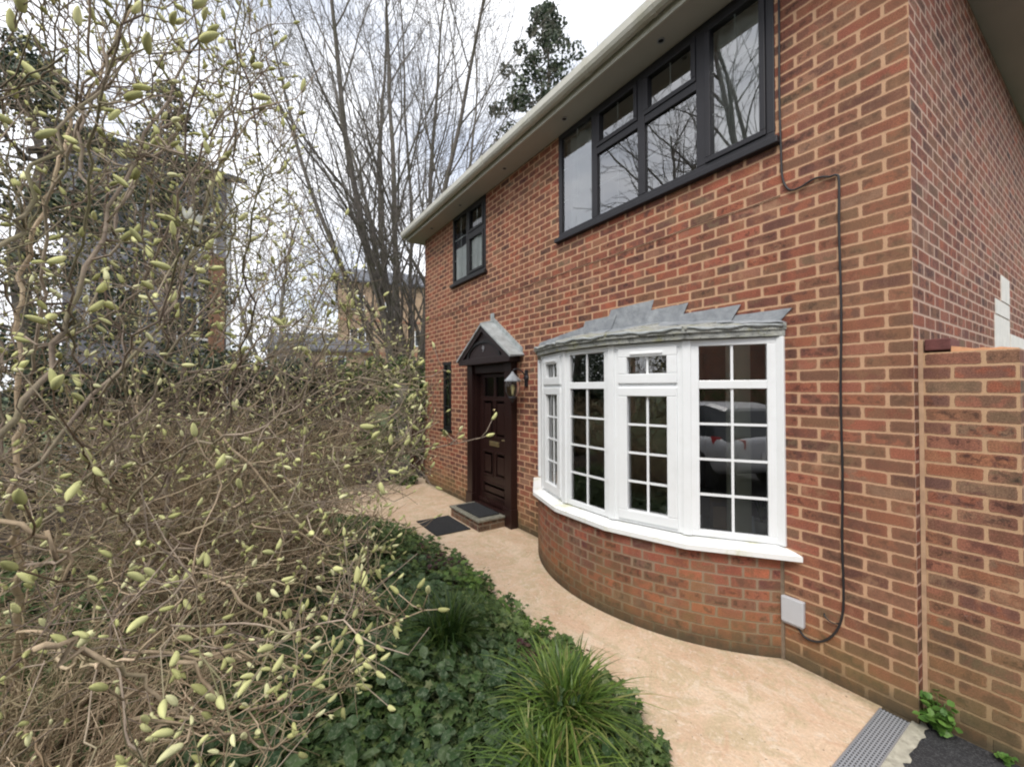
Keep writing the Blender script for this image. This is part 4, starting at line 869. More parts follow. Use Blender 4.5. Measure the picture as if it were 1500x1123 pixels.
for c_ in CH:
    if len(c_) < 2: continue
    P = nodes[c_]; rr_ = np.maximum(rad[c_], .0010); dn = np.linalg.norm(P - CAMN, axis=1); rr_ = np.minimum(rr_, np.clip(.0042 + (dn - .7) * .009, .0042, .03)); rr_[0] = min(rr_[0], rr_[1] * 1.15)
    if rr_[0] > .013: m_, ns = mbk, 7
    elif P[0][2] < 1.25 + .25 * math.sin(P[0][0] * 5): m_, ns = mbt, 5
    else: m_, ns = mbd, 5
    m_.tube([tuple(p) for p in P], list(rr_), ns, False)
tw_r = random.Random(77); TWB = []
for i in range(len(nodes)):
    if par[i] < 0 or tips[i] > 25: continue
    q = nodes[i]; dc = np.linalg.norm(q - CAMN); hi = q[2] > 1.15
    if tw_r.random() > (.55 if hi else .22) or dc < .8: continue
    d = Vector(q - nodes[par[i]]).normalized(); d = (d * .6 + Vector((tw_r.gauss(0, .7), tw_r.gauss(0, .7), tw_r.gauss(.25, .5)))).normalized(); l = tw_r.uniform(.04, .17); p0 = Vector(q); p1 = p0 + d * l * .5 + Vector((tw_r.gauss(0, .006), tw_r.gauss(0, .006), 0)); p2 = p1 + (d + Vector((tw_r.gauss(0, .3), tw_r.gauss(0, .3), .15 + tw_r.gauss(0, .3)))).normalized() * l * .5
    (mbd if hi else mbt).tube([p0, p1, p2], [.0013, .0011, .0009], 3, False)
    if tw_r.random() < (.42 if hi else .2): TWB.append((tuple(p2), tuple((p2 - p1).normalized() + Vector((0, 0, .25))), tw_r.uniform(.012, .026)))
mbk.build('trunk', M['bark_mag'], mag, smooth=True); mbd.build('branches', M['bark_mag'], mag, smooth=True); mbt.build('twigs', M['bark_tan'], mag, smooth=True)
# buds
def budmesh(big=1):
    mb = MB(); prof = [(.0, 0), (.16, .02), (.27, .15), (.33, .35), (.31, .58), (.22, .8), (.10, .94), (0.01, 1)]
    n = 7; k = 0
    for i, (r, h_) in enumerate(prof):
        for j in range(n):
            a = 2 * math.pi * j / n; mb.v.append((r * .60 * math.cos(a) + .10 * math.sin(h_ * 2.6), r * .60 * math.sin(a), h_))
    for i in range(len(prof) - 1):
        for j in range(n): mb.f.append((i * n + j, i * n + (j + 1) % n, (i + 1) * n + (j + 1) % n, (i + 1) * n + j))
    return np.array(mb.v), mb.f
BT, BF = budmesh()
tipi = [i for i in range(len(nodes)) if not kids[i] and par[i] >= 0]
BP = []; BD = []; BS = []
for i in tipi:
    if random.random() > (.65 if nodes[i][2] > 1.0 else .38): continue
    d = nodes[i] - nodes[par[i]]; d /= np.linalg.norm(d); d = d + np.array([0, 0, .5]) * random.random() + rng.normal(0, .2, 3); d /= np.linalg.norm(d); BP.append(nodes[i]); BD.append(d); BS.append(random.uniform(.014, .040 if random.random() < .3 else .028))
    if random.random() < .25: BP.append(nodes[i] - d * .006); d2 = d + rng.normal(0, .6, 3); BD.append(d2 / np.linalg.norm(d2)); BS.append(random.uniform(.018, .03))
for i in range(len(nodes)):
    if par[i] >= 0 and tips[i] <= 2 and kids[i] and nodes[i][2] > .75 and random.random() < .05:
        d = nodes[i] - nodes[par[i]]; d /= np.linalg.norm(d); d = d + rng.normal(0, .5, 3) + np.array([0, 0, .3]); d /= np.linalg.norm(d); BP.append(nodes[i]); BD.append(d); BS.append(random.uniform(.012, .030))
for a_, b_, c_ in TWB: BP.append(np.array(a_)); BD.append(np.array(b_) / np.linalg.norm(b_)); BS.append(c_)
BP, BD, BS = np.array(BP), np.array(BD), np.array(BS)
def align(D):
    a = np.cross(D, np.array([.3, .2, .9])); a /= np.linalg.norm(a, axis=1, keepdims=True); b_ = np.cross(D, a); return np.stack([a, b_, D], 2)
dist = np.linalg.norm(BP - CAMN, axis=1); BS = np.minimum(BS, .034 * dist); px_, py_, pz_ = proj(BP); vis = (pz_ > .1) & (px_ > -20) & (px_ < 1500) & (py_ > -20) & (py_ < 1143); score = BS / dist * vis; order = np.argsort(-score); near, rest = order[:100], order[100:]
RM = align(BD)
for i in near:
    V, F = inst(BT, BF, BP[i:i + 1], RM[i:i + 1], BS[i:i + 1]); npmesh('bud', V, F, M['bud'], mag, True)
V, F = inst(BT, BF, BP[rest], RM[rest], BS[rest]); tag(npmesh('buds', V, F, M['bud'], mag, True), kind='stuff')
# opened white flower
def flower(c_, d, s_, seed, nm='flower'):
    r = random.Random(seed); V = []; F = []; d = Vector(d).normalized(); a0 = d.orthogonal().normalized(); b0 = d.cross(a0)
    for k in range(11):
        a = 2 * math.pi * k / 11 + r.uniform(-.2, .2); e = (a0 * math.cos(a) + b0 * math.sin(a)); op = r.uniform(.35, .9); tx = d.cross(e); k0 = len(V)
        for q in range(6):
            u = q / 5; p = Vector(c_) + (e * math.sin(op * u * 1.5) + d * (u * (1 - .2 * u))) * s_; ww = s_ * .17 * math.sin(math.pi * (.12 + .8 * u)); V += [tuple(p - tx * ww), tuple(p + tx * ww)]
            if q: j = k0 + 2 * q; F.append((j - 2, j - 1, j + 1, j))
    return npmesh(nm, V, F, M['petal'], mag, True)
def nearest_tip(px, py, r0, r1):
    q = np.array(tipi); a, b_, z = proj(nodes[q]); dd = np.linalg.norm(nodes[q] - CAMN, axis=1); s_ = np.hypot(a - px, b_ - py) + 1e4 * ((dd < r0) | (dd > r1)); return nodes[q[s_.argmin()]]
for (px, py, s_, sd_) in ((275, 335, .042, 1),):
    p = nearest_tip(px, py, .7, 1.9); flower(p, (.6, .4, .45 if sd_ != 1 else .1), s_, sd_)
# long shoots reaching over the path with buds
def shoot(pts, r0, seed, nb, parent, mat, bs=.034):
    q0 = nodes[np.linalg.norm(nodes - np.array(pts[0]), axis=1).argmin()]; pts = [Vector(q0)] + list(pts[1:])
    r = random.Random(seed); P = spl(pts, 5); P = [p + Vector((r.gauss(0, .008), r.gauss(0, .008), r.gauss(0, .008))) for p in P]; n = len(P); mb = MB(); mb.tube(P, [r0 * (1 - .6 * i / n) for i in range(n)], 6); bp = []; bd = []; bs_ = []
    for k in range(nb):
        i = r.randint(int(n * .25), n - 2); d = Vector((r.gauss(0, 1), r.gauss(0, 1), r.uniform(-.2, 1))).normalized(); l = r.uniform(.03, .14); q = P[i] + d * l + Vector((0, 0, .02)); mb.tube([P[i], P[i] + d * l * .5 + Vector((r.gauss(0, .008), r.gauss(0, .008), 0)), q], [r0 * .45, r0 * .4, r0 * .32], 4); bp.append(tuple(q)); dd = (d + Vector((0, 0, .4))).normalized(); bd.append(tuple(dd)); bs_.append(bs * r.uniform(.7, 1.15))
    e = (P[-1] - P[-2]).normalized(); bp.append(tuple(P[-1])); bd.append(tuple(e)); bs_.append(bs * 1.1)
    mb.build('shoot', mat, parent, smooth=True); bp, bd, bs_ = np.array(bp), np.array(bd), np.array(bs_); V, F = inst(BT, BF, bp, align(bd), bs_); tag(npmesh('shoot_buds', V, F, M['bud'], parent, True), kind='stuff')
def pt(px, py, r):
    d = MC.T @ np.array([(px - 750) / 611.388, (py - 561.5) / 611.388, 1.]); d /= np.linalg.norm(d); q = CAMN + d * r; return Vector(q)
shoot([pt(470, 690, 2.3), pt(560, 668, 2.2), pt(640, 655, 2.1), pt(712, 638, 2.0)], .005, 1, 15, mag, M['bark_mag'], .04)
shoot([pt(430, 560, 2.4), pt(520, 570, 2.3), pt(590, 560, 2.3), pt(655, 540, 2.2)], .005, 2, 16, mag, M['bark_mag'], .036)
shoot([pt(420, 500, 2.4), pt(500, 600, 2.3), pt(580, 660, 2.2), pt(640, 715, 2.2)], .005, 3, 18, mag, M['bark_mag'], .036)
shoot([pt(330, 880, 1.5), pt(430, 925, 1.5), pt(520, 930, 1.5), pt(640, 890, 1.5)], .004, 4, 14, mag, M['bark_tan'], .034)
shoot([pt(330, 620, 1.9), pt(450, 780, 1.8), pt(520, 830, 1.8), pt(560, 835, 1.75)], .005, 5, 20, mag, M['bark_tan'], .034)
shoot([pt(250, 1000, 1.2), pt(350, 1040, 1.25), pt(440, 1010, 1.3), pt(530, 1000, 1.35)], .004, 6, 10, mag, M['bark_tan'], .034)
shoot([pt(-30, 955, .85), pt(110, 950, .86), pt(190, 985, .9), pt(262, 1028, .95), pt(275, 1080, .98)], .0042, 7, 3, mag, M['bark_tan'], .03)
shoot([pt(-30, 790, .9), pt(40, 785, .9), pt(95, 820, .95), pt(120, 855, 1.0), pt(135, 930, 1.0)], .0038, 8, 3, mag, M['bark_tan'], .032)
shoot([pt(-20, 700, 1.3), pt(60, 560, 1.3), pt(110, 430, 1.35), pt(170, 300, 1.45), pt(225, 170, 1.6), pt(300, 50, 1.8)], .0065, 9, 18, mag, M['bark_mag'], .036)
shoot([pt(100, 700, 1.5), pt(200, 520, 1.5), pt(265, 420, 1.55), pt(320, 250, 1.65), pt(390, 150, 1.9)], .0055, 10, 18, mag, M['bark_mag'], .036)
shoot([pt(-40, 380, 1.1), pt(30, 350, 1.15), pt(60, 240, 1.2), pt(150, 120, 1.3), pt(200, -30, 1.5)], .0045, 16, 12, mag, M['bark_mag'], .036)
for q, (A_, B_, Cc, D_) in enumerate([((360, 760, 1.9), (450, 790, 1.85), (520, 800, 1.8), (575, 812, 1.8)), ((300, 850, 1.6), (400, 850, 1.6), (500, 870, 1.6), (585, 905, 1.6)), ((380, 700, 2.2), (470, 730, 2.1), (560, 760, 2.1), (612, 775, 2.1)), ((250, 940, 1.3), (350, 960, 1.35), (440, 985, 1.35), (505, 1030, 1.4)), ((200, 1020, 1.2), (300, 1060, 1.2), (370, 1085, 1.25), (430, 1100, 1.3)), ((250, 420, 1.9), (330, 330, 1.95), (390, 250, 2.0), (425, 190, 2.1)), ((280, 300, 1.8), (340, 200, 1.9), (380, 110, 2.0), (405, 60, 2.1)), ((300, 480, 2.0), (380, 430, 2.1), (440, 390, 2.2), (500, 400, 2.3)), ((280, 560, 1.9), (380, 530, 2.0), (470, 480, 2.2), (545, 500, 2.3)), ((320, 400, 2.2), (370, 350, 2.2), (420, 320, 2.3), (450, 310, 2.4)), ((60, 300, 1.4), (120, 200, 1.5), (150, 100, 1.6), (160, 20, 1.7)), ((120, 350, 1.5), (200, 250, 1.6), (270, 160, 1.7), (330, 100, 1.8))]):
    shoot([pt(*A_), pt(*B_), pt(*Cc), pt(*D_)], .0036, 60 + q, 20, mag, M['bark_mag'] if B_[1] < 700 else M['bark_tan'], .027)
# arching bare canes: a second shrub behind
def canes(name, cx_, cy_, n, hgt, rad_, label, seed, r0=.0028, z0=.1, lim=None):
    r = random.Random(seed); mb = MB()
    for i in range(n):
        a = r.uniform(0, 6.283); R0 = rad_ * r.random() ** .5; bx, by = cx_ + math.cos(a) * R0 * .3, cy_ + math.sin(a) * R0 * .3; H = hgt * r.uniform(.45, 1.05); out_ = R0 * r.uniform(.6, 1.3); pts = []; a2 = a + r.gauss(0, .5); wv = r.uniform(0, 6)
        m = 13
        for k in range(m):
            u = k / (m - 1); o_ = out_ * u ** 1.2; pts.append(Vector((bx + math.cos(a2) * o_ + math.sin(wv + u * 9) * .03 + r.gauss(0, .012), by + math.sin(a2) * o_ + math.cos(wv + u * 8) * .03 + r.gauss(0, .012), z0 + H * (1.9 * u - 1.15 * u * u) + r.gauss(0, .012))))
        if lim and any(inpoly(*[float(q[0]) for q in proj(np.array(p))[:2]], lim) is False for p in pts[::3]): continue
        mb.tube(pts, [r0 * (1.5 - 1.0 * k / m) for k in range(m)], 4, False)
        for k in range(2, m - 1):
            for s_ in range(r.randint(1, 2)):
                d = Vector((r.gauss(0, 1), r.gauss(0, 1), r.gauss(.2, .6))).normalized(); l = r.uniform(.06, .32); p1 = pts[k] + d * l * .5 + Vector((r.gauss(0, .02), r.gauss(0, .02), r.gauss(0, .02))); p2 = p1 + (d + Vector((r.gauss(0, .4), r.gauss(0, .4), r.gauss(0, .4)))).normalized() * l * .5; mb.tube([pts[k], p1, p2], [r0 * .7, r0 * .55, r0 * .35], 3, False)
    return tag(mb.build(name, M['bark_tan'], smooth=True), label, 'shrub')
LIM = [(-900, 400), (150, 440), (350, 470), (520, 520), (612, 560), (622, 640), (600, 700), (560, 760), (500, 820), (470, 900), (420, 1500), (-900, 1500)]
canes('bare_shrub', -3.1, -3.0, 480, 1.95, 1.7, 'tangle of bare tan stems behind the magnolia towards the fence', 21, lim=LIM)
canes('bare_shrub', -1.3, -3.75, 260, 1.15, 1.2, 'low tangle of arching tan twigs under the magnolia at bottom left', 22, .0026, lim=LIM)

# ---- trees
def grow(P, p, d, L0, r0, lvl, cfg, r):
    n = cfg['n'][lvl]; pts = [p.copy()]; d = d.normalized(); st = L0 / n; dirs = [d.copy()]
    for i in range(n):
        d = (d + Vector((r.gauss(0, 1), r.gauss(0, 1), r.gauss(0, 1))) * cfg['w'][lvl] + Vector((0, 0, cfg['up'][lvl]))).normalized(); p = p + d * st; pts.append(p.copy()); dirs.append(d.copy())
    P[min(lvl, 2)].append((pts, [max(cfg['rmin'], r0 * (1 - .82 * (i / n) ** .9)) for i in range(n + 1)], cfg['s'][lvl]))
    if lvl + 1 < len(cfg['n']):
        k = cfg['k'][lvl]
        for j in range(k):
            u = cfg['u0'][lvl] + (1 - cfg['u0'][lvl]) * (j + r.random()) / k; i = min(n - 1, int(u * n)); f = u * n - i; q = pts[i].lerp(pts[i + 1], min(1, f)); dd = dirs[i]; ax = dd.orthogonal().normalized(); ax.rotate(Matrix.Rotation(r.uniform(0, 6.283), 3, dd)); a = cfg['a'][lvl] * r.uniform(.7, 1.3); nd = dd * math.cos(a) + ax * math.sin(a)
            grow(P, q, nd, L0 * cfg['l'][lvl] * (1 - .5 * u) * r.uniform(.7, 1.25), max(cfg['rmin'], r0 * (1 - .75 * u) * cfg['rr'][lvl]), lvl + 1, cfg, r)
def tree(name, x, y, z, stems, cfg, mat, label, seed, trunk=None, grp=None):
    r = random.Random(seed); P = {0: [], 1: [], 2: []}; t = empty(name, (x, y, z), label, 'tree', grp)
    for (dx, dy, sp, az, L0, r0, h0) in stems: grow(P, Vector((x + dx, y + dy, z + h0)), Vector((math.sin(sp) * math.cos(az), math.sin(sp) * math.sin(az), math.cos(sp))), L0, r0, 0, cfg, r)
    mb = MB()
    if trunk: mb.lathe((x, y, z), trunk, 12)
    for pts, rr_, ns in P[0]: mb.tube(pts, rr_, ns, False)
    mb.build('trunk', mat, t, smooth=True)
    for lv, nm in ((1, 'limbs'), (2, 'twigs')):
        mb = MB()
        for pts, rr_, ns in P[lv]: mb.tube(pts, rr_, ns, False)
        mb.build(nm, mat, t, smooth=True)
    return t
tx, ty = at(598, 13); r = random.Random(9)
stems = []
rx = math.atan2(r3.y, r3.x)
for k in range(10):
    sgn = (k - 4.5) / 4.5; az = rx if sgn > 0 else rx + math.pi; az += r.uniform(-1.0, 1.0); stems.append((math.cos(rx) * sgn * .28 + r.gauss(0, .1), math.sin(rx) * sgn * .28 + r.gauss(0, .1), abs(sgn) * .40 + .03 + r.uniform(0, .08), az, r.uniform(12, 15), r.uniform(.08, .145), r.uniform(.6, 1.6)))
cfgF = dict(n=[16, 12, 7, 5], w=[.045, .07, .10, .13], up=[.02, .045, .03, .02], s=[8, 5, 3, 3], k=[17, 9, 6], u0=[.06, .12, .15], a=[.55, .6, .65], l=[.5, .42, .5], rr=[.40, .42, .5], rmin=.0045)
tree('bare_tree', tx, ty, 0, stems, cfgF, M['bark_grey'], 'tall bare tree with a fan of many rising stems beyond the hedge', 31, [(.8, 0), (.66, .5), (.56, 1.2), (.44, 2.0), (.2, 2.8)])
cfgS = dict(n=[10, 9, 6, 4], w=[.05, .09, .12, .15], up=[.03, .04, .04, .03], s=[8, 5, 3, 3], k=[13, 8, 5], u0=[.25, .15, .2], a=[.8, .75, .7], l=[.62, .5, .5], rr=[.5, .45, .5], rmin=.008)
tx, ty = at(900, 34); tree('bare_tree', tx, ty, 0, [(0, 0, .05, 0, 27, .16, 0), (.3, 0, .2, 1, 24, .12, 2), (-.3, 0, .2, 4, 24, .12, 2)], cfgF, M['bark_far'], 'distant bare tree whose twigs show faintly above the gutter', 33)
tx, ty = at(400, 24); tree('bare_tree', tx, ty, 0, [(0, 0, .1, 0, 11, .16, 0), (.2, 0, .35, 2, 9, .12, 1), (-.2, 0, .3, 5, 9, .12, 1)], cfgF, M['bark_far'], 'smaller bare tree beyond the fence left of the many stemmed tree', 36)
# trees on the other side of the lane, seen mirrored in the upper windows
tree('lane_tree', -5.0, -10.2, 0, [(0, 0, .08, .5, 15, .26, 0), (.2, .1, .3, 2.2, 12, .16, 1.5)], cfgS, M['bark_grey'], 'spreading bare tree across the lane, mirrored in the large upper window', 41)
tree('lane_tree', .2, -11.5, 0, [(0, 0, .06, 2.5, 15, .26, 0)], cfgS, M['bark_grey'], 'taller bare tree across the lane, mirrored in the right upper pane', 42)
tree('lane_tree', -11.5, -13, 0, [(0, 0, .08, 4.5, 14, .24, 0)], cfgS, M['bark_grey'], 'bare tree further down the lane, mirrored in the left upper pane', 43)

def blob_leaves(centers, radii, n, size, T=LEAF, F=LEAFF):
    k = len(centers); idx = rng.integers(0, k, n); d = rng.normal(size=(n, 3)); d /= np.linalg.norm(d, axis=1, keepdims=True); rr_ = rng.uniform(.45, 1.05, (n, 1)) ** .6; P = centers[idx] + d * radii[idx] * rr_; nn = d + rng.normal(0, .6, (n, 3)); return inst(T * np.array([1.5, 1, 1]), F, P, rotmats(nn, 0), rng.uniform(.6, 1.2, n) * size)
def evergreen(name, x, y, z0, z1, rad_, nb, nleaf, size, mat, label, seed, shape='col', cr_=.4, grp=None):
    r = np.random.default_rng(seed); t = empty(name, (x, y, 0), label, 'tree', grp); mb = MB(); pp = [(x, y, 0)] + [(x + r.normal(0, .08), y + r.normal(0, .08), z0 + (z1 - z0) * u) for u in (0, .25, .5, .75, .95)]; mb.tube(pp, [.16, .15, .12, .09, .06, .02], 7)
    cs, rs = [], []
    for i in range(nb):
        u = r.random() ** .8; prof = (math.sin(math.pi * min(1, .12 + .88 * u)) ** .6) if shape == 'col' else (1 - u) ** .8 + .06
        a = r.uniform(0, 6.283); R0 = rad_ * prof * r.uniform(.35, 1.); q = (x + math.cos(a) * R0, y + math.sin(a) * R0, z0 + (z1 - z0) * u); cs.append(q); s_ = cr_ * r.uniform(.6, 1.2) * (.6 + .4 * prof); rs.append((s_, s_, s_ * (.7 if shape == 'col' else .45)))
        mb.tube([(x, y, max(.3, q[2] - .25 * R0)), q], [.03, .008], 4, False)
    mb.build('trunk', M['bark_grey'], t, smooth=True); V, F = blob_leaves(np.array(cs), np.array(rs), nleaf, size); npmesh('crown', V, F, mat, t); return t
x, y = at(35, 8.5); evergreen('ivy_clad_tree', x, y, .6, 6.4, 1.25, 70, 11000, .07, M['ivy_dark'], 'dark ivy covered tree at the far left behind the magnolia', 51)
x, y = at(245, 10); evergreen('ivy_clad_tree', x, y, .6, 7.4, .85, 70, 11000, .07, M['ivy_dark'], 'narrow dark evergreen tree in front of the tile hung house', 52)
x, y = at(800, 15); evergreen('fir_tree', x, y, 5, 15.6, 2.1, 130, 12000, .13, M['ivy_dark'], 'dark fir tree rising behind the gutter of the house', 53, 'col', .42)
def hedge(name, pts, w_, h_, n, size, mat, label, seed, z0=0):
    r = np.random.default_rng(seed); cs, rs = [], []; P = np.array(pts, float); seg = np.linalg.norm(np.diff(P, axis=0), axis=1); tot = seg.sum(); k = int(tot * h_ * 7)
    for i in range(k):
        s_ = r.uniform(0, tot); j = 0
        while s_ > seg[j] and j < len(seg) - 1: s_ -= seg[j]; j += 1
        q = P[j] + (P[j + 1] - P[j]) * (s_ / seg[j]); cs.append((q[0] + r.normal(0, w_ * .3), q[1] + r.normal(0, w_ * .3), z0 + h_ * r.random() ** .8)); s2 = r.uniform(.2, .34); rs.append((s2, s2, s2))
    V, F = blob_leaves(np.array(cs), np.array(rs), n, size); return tag(npmesh(name, V, F, mat), label, 'hedge')
hx0, hy0 = at(515, 8.2); hx1, hy1 = at(628, 8.8)
hedge('hedge', [(hx0, hy0), (hx1, hy1 + .3)], .5, 2.3, 9000, .07, M['ivy'], 'dark evergreen hedge below the many stemmed tree at the end of the path', 61)
hx0, hy0 = at(-60, 7.2); hx1, hy1 = at(470, 8.3); hedge('hedge', [(hx0, hy0), (hx1, hy1)], .7, 2.25, 20000, .075, M['ivy_dark'], 'rough green hedge in front of the wooden fence', 62)

# ---- fences
def fence(name, p0, p1, h_, label, mat, z0=0, pw=1.83):
    t = empty(name, (p0[0], p0[1], z0), label, 'fence'); L0 = math.dist(p0, p1); tx_ = ((p1[0] - p0[0]) / L0, (p1[1] - p0[1]) / L0); F = (p0, tx_, (tx_[1], -tx_[0])); n = max(1, round(L0 / pw)); r = random.Random(int(L0 * 100))
    for i in range(n + 1):
        a = L0 * i / n; mb = MB(); mb.lbox(F, a - .05, a + .05, z0, z0 + h_ + .06, -.05, .05); mb.build('post', mat, t)
    for i in range(n):
        a0, a1 = L0 * i / n + .051, L0 * (i + 1) / n - .051; mb = MB(); k = int((a1 - a0) / .13)
        for j in range(k):
            b0 = a0 + (a1 - a0) * j / k; mb.lbox(F, b0 + .002, b0 + (a1 - a0) / k - .004, z0 + .1, z0 + h_ + r.uniform(-.008, .004), -.012 + .006 * (j % 2), .004 + .006 * (j % 2))
        mb.lbox(F, a0, a1, z0 + h_ * .25, z0 + h_ * .25 + .07, -.05, -.0125); mb.lbox(F, a0, a1, z0 + h_ * .85, z0 + h_ * .85 + .07, -.05, -.0125); mb.build('panel', mat, t)
    return t
a = at(150, 9.3); b_ = at(540, 9.6); fence('wooden_fence', a, b_, 2.28, 'long brown wooden fence behind the shrubs and below the far houses', M['fence'])
fence('wooden_fence', (-8.2, .16), (-7.12, .12), 1.55, 'short reddish wooden fence panel butting against the left end of the house', M['fence_red'])

# ---- far buildings
def building(name, px, r_, wid, dep, zw, zr, wmat, rmat, wins, label, skew=0., bands=None, hip=False, fm=None):
    x, y = at(px, r_); f = Vector((cam_pos.x - x, cam_pos.y - y, 0)).normalized(); f.rotate(Matrix.Rotation(skew, 3, 'Z')); t_ = Vector((-f.y, f.x, 0)); O = (x - t_.x * wid / 2, y - t_.y * wid / 2); F = (O, (t_.x, t_.y), (f.x, f.y)); t = empty(name, (x, y, 0), label, 'house')
    def Q(a, d, z): return (O[0] + t_.x * a - f.x * d, O[1] + t_.y * a - f.y * d, z)
    mb = MB(); mb.lbox(F, 0, wid, 0, zw, -dep, 0)
    mb.build('wall', wmat, t)
    mb = MB(); o_ = .35
    if hip: mb.quad(Q(-o_, -o_, zw), Q(wid + o_, -o_, zw), Q(wid * .7, dep / 2, zr), Q(wid * .3, dep / 2, zr)); mb.quad(Q(wid + o_, -o_, zw), Q(wid + o_, dep + o_, zw), Q(wid * .7, dep / 2, zr)); mb.quad(Q(-o_, dep + o_, zw), Q(-o_, -o_, zw), Q(wid * .3, dep / 2, zr)); mb.quad(Q(wid + o_, dep + o_, zw), Q(-o_, dep + o_, zw), Q(wid * .3, dep / 2, zr), Q(wid * .7, dep / 2, zr)); mb.quad(Q(-o_, dep + o_, zw), Q(wid + o_, dep + o_, zw), Q(wid + o_, -o_, zw), Q(-o_, -o_, zw))
    else:  # gable facing sideways, ridge parallel to front
        mb.hexa([Q(-o_, -o_, zw - .1), Q(wid + o_, -o_, zw - .1), Q(wid + o_, dep / 2, zr), Q(-o_, dep / 2, zr), Q(-o_, -o_, zw + .06), Q(wid + o_, -o_, zw + .06), Q(wid + o_, dep / 2, zr + .16), Q(-o_, dep / 2, zr + .16)])
        mb.hexa([Q(-o_, dep / 2, zr), Q(wid + o_, dep / 2, zr), Q(wid + o_, dep + o_, zw - .1), Q(-o_, dep + o_, zw - .1), Q(-o_, dep / 2, zr + .16), Q(wid + o_, dep / 2, zr + .16), Q(wid + o_, dep + o_, zw + .06), Q(-o_, dep + o_, zw + .06)])
        mb.quad(Q(0, 0, zw), Q(0, dep, zw), Q(0, dep / 2, zr)); mb.quad(Q(wid, dep, zw), Q(wid, 0, zw), Q(wid, dep / 2, zr))
    mb.build('roof', rmat, t, recalc=True)
    for (a0, a1, z0, z1) in wins:
        mb = MB(); e = .07; mb.lbox(F, a0, a1, z0, z0 + e, 0, .05); mb.lbox(F, a0, a1, z1 - e, z1, 0, .05); mb.lbox(F, a0, a0 + e, z0 + e, z1 - e, 0, .05); mb.lbox(F, a1 - e, a1, z0 + e, z1 - e, 0, .05); mb.lbox(F, (a0 + a1) / 2 - .03, (a0 + a1) / 2 + .03, z0 + e, z1 - e, 0, .05)
        wn_ = mb.build('window', fm or M['upvc'], t); mb = MB(); mb.quad(*[((O[0] + t_.x * a + f.x * .02), (O[1] + t_.y * a + f.y * .02), z) for a, z in ((a0 + e, z0 + e), (a1 - e, z0 + e), (a1 - e, z1 - e), (a0 + e, z1 - e))]); mb.build('pane', M['glass_dark'], wn_)
    for (z0, z1, m_) in bands or []:
        mb = MB(); mb.lbox(F, -.01, wid + .01, z0, z1, -.05, .03); mb.build('band', m_, t)
    return t, F
yb = zat(560, 415, 36); building('yellow_brick_house', 575, 36, 8.4, 8, yb, yb + 1.9, M['yellow_brick'], M['slate'], [(1.0, 2.0, 8.2, 9.4), (.9, 2.1, 5.4, 6.7), (.9, 2.1, 2.8, 4.1), (3.6, 4.8, 5.4, 6.7), (3.6, 4.8, 8.2, 9.4), (6.0, 7.2, 5.4, 6.7)], 'tall yellow brick house seen through the stems of the bare tree', .1, [(4.55, 4.85, M['orange_brick']), (7.3, 7.5, M['orange_brick'])])
building('brick_bungalow', 465, 34, 6.5, 7, 4.7, 6.2, M['yellow_brick'], M['slate'], [(.6, 1.8, 3.2, 4.3), (3.8, 5.2, 3.2, 4.3)], 'low pale brick house with a dark roof beyond the fence', -.1)
tH, FH = building('tile_hung_house', 228, 15.5, 3.6, 4, 8.4, 9.2, M['tilehang'], M['slate'], [(.5, 1.4, 6.0, 7.2), (2.3, 3.2, 6.0, 7.2), (.4, 1.5, 3.3, 4.6), (2.2, 3.3, 3.3, 4.6)], 'neighbouring house with grey hung tiles and white windows behind the evergreen', .12)
mb = MB(); mb.lbox(FH, .0, 3.6, 4.9, 5.95, .002, .05); mb.lbox(FH, 0, .48, 5.95, 8.4, .002, .05); mb.lbox(FH, 1.42, 2.28, 5.95, 8.4, .002, .05); mb.lbox(FH, 3.22, 3.6, 5.95, 8.4, .002, .05); mb.lbox(FH, .48, 1.42, 7.22, 8.4, .002, .05); mb.lbox(FH, 2.28, 3.22, 7.22, 8.4, .002, .05); mb.build('hung_tiles', M['tilehang'], tH)
mb = MB(); mb.lbox(FH, 3.45, 3.55, 0, 8.4, .05, .12); mb.build('downpipe', M['upvc'], tH)
mb = MB(); mb.lbox(FH, 3.0, 3.4, 0, 5.9, .06, .14); mb.build('brick_column', M['orange_brick'], tH)
x, y = -9, -27
t = empty('lane_house', (x, y, 0), 'low brick house across the lane, mirrored in the large upper window', 'house')
mb = MB(); mb.box(x - 6, x + 5, y - 4, y + 4, 0, 5.2); mb.build('wall', M['orange_brick'], t)
mb = MB(); mb.quad((x - 6.4, y + 4.4, 5.1), (x - 6.4, y - 4.4, 5.1), (x - 3, y, 8.4)); mb.quad((x + 5.4, y - 4.4, 5.1), (x + 5.4, y + 4.4, 5.1), (x + 2, y, 8.4)); mb.quad((x + 5.4, y + 4.4, 5.1), (x - 6.4, y + 4.4, 5.1), (x - 3, y, 8.4), (x + 2, y, 8.4)); mb.quad((x - 6.4, y - 4.4, 5.1), (x + 5.4, y - 4.4, 5.1), (x + 2, y, 8.4), (x - 3, y, 8.4)); mb.build('roof', M['slate'], t)
